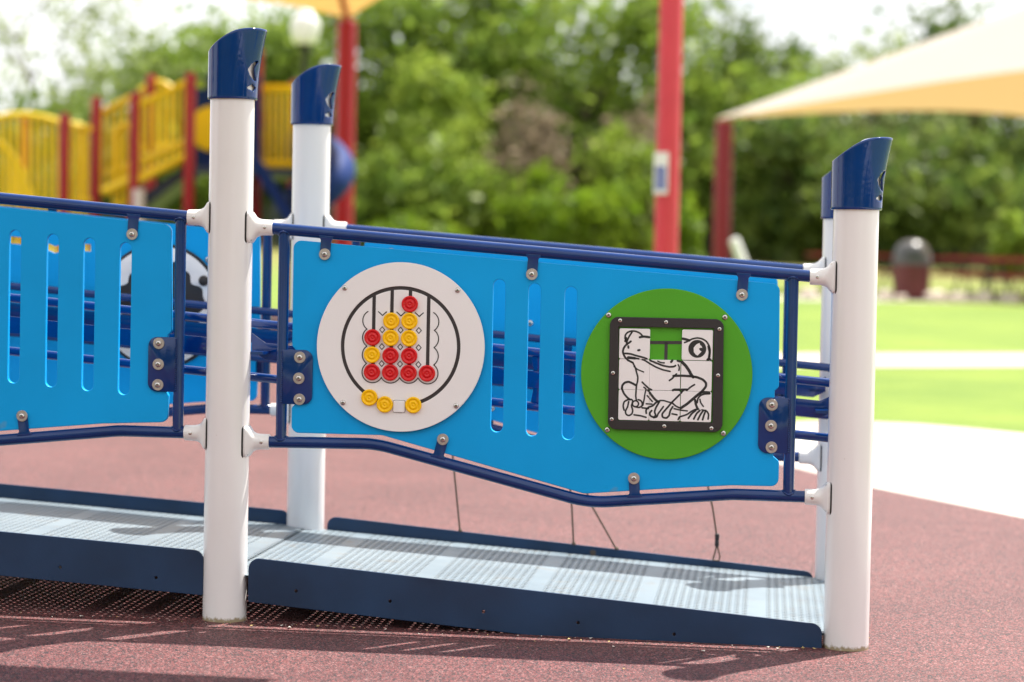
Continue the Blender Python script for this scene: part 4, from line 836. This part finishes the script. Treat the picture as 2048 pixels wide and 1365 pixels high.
def trunk(b, base, h, r, rnd, limbs=7, spread=1.5):
    p = [base+Vector((rnd.uniform(-.1, .1)*k, rnd.uniform(-.1, .1)*k, h*k/5)) for k in range(6)]; b.tube(p, [r*(1-.13*k) for k in range(6)], 8)
    for _ in range(limbs):
        s = p[rnd.randrange(2, 6)]; a = rnd.uniform(0, 6.28); e = s+Vector((math.cos(a)*spread, math.sin(a)*spread, rnd.uniform(.5, 1.6)*spread)); b.tube([s, s.lerp(e, .5)+Vector((0, 0, .1)), e], [r*.42, r*.3, r*.12], 6)
def tree(name, px, pytop, wpx, y, leaf, lab, cat='tree', seed=1, n=2600, low=.22, size=.24, clumps=26, hollow=.4, grp=None):
    rnd = random.Random(seed); x = at(px, 400, y).x; g = gz(y, x); tz = at(px, pytop, y).z; H = tz-g; rx = wpx/FPX*y/2
    t = thing(name, (x, y, g), lab, cat, grp)
    b = MB(); trunk(b, Vector((x, y, g-.2)), H*.62, max(.05, H*(.022 if n != 1700 else .010)), rnd, 7 if H > 3 else 4, rx*.6); b.build('trunk', M['bark'], t, 60, recalc=False)
    b = MB(); zc = g+H*(low+1)/2; crown(b, Vector((x, y, zc)), rx, rx*.8, H*(1-low)/2, n, size, rnd, 0, hollow, clumps); b.build('crown', M[leaf], t, 0, recalc=False)
TR = [
 ('tree', 60, -190, 420, 84, 'leaf_grey', 'sparse pale tree at the top left with white sky showing through', 21, 1700, .12, .17, 34),
 ('tree', 310, 95, 330, 88, 'leaf_mid', 'full green tree behind the stair top of the play structure', 22, 4200, .15, .25, 26),
 ('tree', 420, 60, 260, 93, 'leaf_mid', 'green tree behind the tallest blue post cap', 61, 3800, .1, .25, 26),
 ('tree', 190, 130, 240, 92, 'leaf_mid', 'lower green tree behind the red posts at the left', 62, 3400, .05, .25, 24),
 ('tree', 640, -10, 280, 94, 'leaf_mid', 'green tree between the lamp and the left red shade post', 63, 4400, .1, .25, 26),
 ('tree', 1050, -50, 330, 97, 'leaf_yellow', 'light green treetop in the middle of the frame above the dry shrub', 64, 4600, .1, .26, 28),
 ('tree', 520, 20, 300, 91, 'leaf_mid', 'green tree behind the globe lamp', 23, 4200, .15, .25, 26),
 ('tree', 890, -60, 470, 94, 'leaf_mid', 'tall broad green tree rising past the top of the frame left of centre', 24, 6500, .2, .27, 34),
 ('tree', 1180, -60, 400, 92, 'leaf_mid', 'tall green tree just left of the tall red post, reaching the top', 25, 5600, .25, .27, 30),
 ('tree', 1500, 20, 260, 95, 'leaf_dark', 'dark leafy treetop against the sky between red post and shade sail', 26, 3600, .2, .24, 24),
 ('tree', 1440, 150, 330, 90, 'leaf_mid', 'mid green tree right behind the corner of the right shade sail', 27, 4600, .12, .25, 26),
 ('tree', 1720, 95, 380, 96, 'leaf_grey', 'greyish green tree above the right shade sail', 28, 3400, .2, .22, 26),
 ('tree', 1960, 20, 360, 98, 'leaf_dark', 'dark tree rising above the shade sail at the right edge', 29, 4200, .2, .25, 26),
 ('tree', 1800, 250, 420, 86, 'leaf_dark', 'dark shaded tree under the right shade sail behind the low end post', 30, 5200, .05, .25, 26),
 ('tree', 1570, 240, 280, 86, 'leaf_dark', 'dark green tree just right of the shaded red sail post', 31, 4200, .05, .25, 24),
 ('tree', 860, 130, 250, 84, 'leaf_yellow', 'yellowish green young tree right of the left shade post', 32, 2800, .1, .22, 22),
]
for (nm, px, pt_, wp, y, lf, lab, sd, n, low, size, cl) in TR: tree(nm, px, pt_, wp, y, lf, lab, 'tree', sd, n, low, size, cl, grp='trees behind the fence')
SH = [
 (780, 320, 190, 82, 'leaf_mid', 'rounded pale green shrub beside the left shade post', 41, 2200, .2),
 (900, 300, 190, 82, 'leaf_yellow', 'yellow green shrub left of the dry grey one', 42, 2200, .2),
 (1130, 345, 210, 80, 'leaf_lime', 'bright lime green shrub near the middle of the tree line', 43, 2400, .2),
 (1040, 195, 165, 83, 'leaf_dead', 'dry grey brown leafless shrub in the middle of the tree line', 44, 2300, .17),
 (1245, 200, 150, 84, 'leaf_dead', 'dry brown shrub just left of the tall red post', 45, 1700, .17),
 (1270, 260, 180, 82, 'leaf_yellow', 'olive green shrub below the dry brown one', 46, 2000, .2),
 (1378, 385, 66, 60, 'leaf_lime', 'small bright green sapling at the right of the tall red post', 47, 420, .14),
 (830, 430, 150, 80, 'leaf_lime', 'low yellow green shrub at the foot of the tree line left of centre', 48, 1500, .18),
 (2030, 440, 70, 60, 'leaf_yellow', 'yellowish bush behind the picnic tables at the right edge', 49, 600, .16),
 (60, 215, 260, 84, 'leaf_lime', 'bright green shrub at the left edge above the yellow arched barrier', 50, 2400, .2),
]
for px, pt_, wp, y, lf, lab, sd, n, size in SH: tree('shrub', px, pt_, wp, y, lf, lab, 'shrub', sd, n, .02, size, 18, .2, 'shrubs along the fence')
b = MB(); rnd = random.Random(99)
for k in range(44):
    x = -33+66*(k+.5)/44+rnd.uniform(-.7, .7); y = rnd.uniform(98, 112); H = rnd.uniform(5.2, 8.6) if x > -13 else rnd.uniform(3.5, 5.8); g = gz(y, x); trunk(b, Vector((x, y, g-.2)), H*.6, .13, rnd, 4, 1.2)
k0 = len(b.f)
for k in range(44):
    x = -33+66*(k+.5)/44+rnd.uniform(-.7, .7); y = rnd.uniform(98, 112); H = rnd.uniform(5.2, 8.4) if x > -13 else rnd.uniform(3.2, 5.6); g = gz(y, x)
    crown(b, Vector((x, y, g+H*.52)), rnd.uniform(1.5, 2.4), 1.7, H*.50, 1500, .28, rnd, rnd.choice((1, 1, 2, 2, 3)), .2, 22)
for k in range(60):
    x = -32+64*(k+.5)/60; y = rnd.uniform(90, 94); H = rnd.uniform(1.6, 3.2); g = gz(y, x)
    crown(b, Vector((x, y, g+H*.45)), 1.1, .9, H*.5, 420, .22, rnd, 2, .1, 12)
tag(b.build('woodland', [M['bark'], M['leaf_mid'], M['leaf_dark'], M['leaf_yellow']], None, 0, recalc=False), 'dense green woodland filling the background behind the fence', 'woodland', None, 'stuff')

b = MB(); rnd = random.Random(7)                           # added unseen trees behind the camera, for the gloss paint to mirror
for k in range(26):
    a = R(-80+160*(k+.5)/26)+rnd.uniform(-.03, .03); d = rnd.uniform(40, 48); x, y = d*math.sin(a), -d*math.cos(a)*.9; H = rnd.uniform(8, 11.5); trunk(b, Vector((x, y, -.5)), H*.5, .14, rnd, 4, 1.4)
    crown(b, Vector((x, y, H*.52)), 4.0, 2.6, H*.48, 420, .9, rnd, rnd.choice((1, 1, 2)), .3, 18)
tag(b.build('woodland', [M['bark'], M['leaf_mid'], M['leaf_dark']], None, 0, recalc=False), 'added unseen woodland behind the camera, for the gloss paint to reflect', 'woodland', None, 'stuff')

b = MB(); rnd = random.Random(31)                          # bits of dry leaf and grit blown against the ramp
for k in range(90):
    if k < 60: q = rw(rnd.uniform(-.7, 1.7), -.05-abs(rnd.gauss(0, .05)))
    else: q = Vector((rnd.uniform(-1.3, 2.2), rnd.uniform(5.95, 8.8), 0))
    r_ = rnd.uniform(.0018, .0045) if k % 9 else .008; a = rnd.uniform(0, 6.28); z = gz(q.y, q.x)+.0025; d = Vector((math.cos(a), math.sin(a), 0)); e = Vector((-d.y, d.x, 0))
    b.add([Vector((q.x, q.y, z))+d*r_*1.6+Vector((0, 0, .003)), Vector((q.x, q.y, z))+e*r_*.7, Vector((q.x, q.y, z))-d*r_*1.4+Vector((0, 0, .002)), Vector((q.x, q.y, z))-e*r_*.7], [(0, 1, 2, 3)], k % 2)
tag(b.build('leaf_litter', [mat('dry_leaf', (.55, .40, .16), .8), mat('pale_grit', (.62, .56, .50), .8)], None, 0, recalc=False), 'scattered bits of dry leaf and grit on the red rubber', 'leaf litter', None, 'stuff')
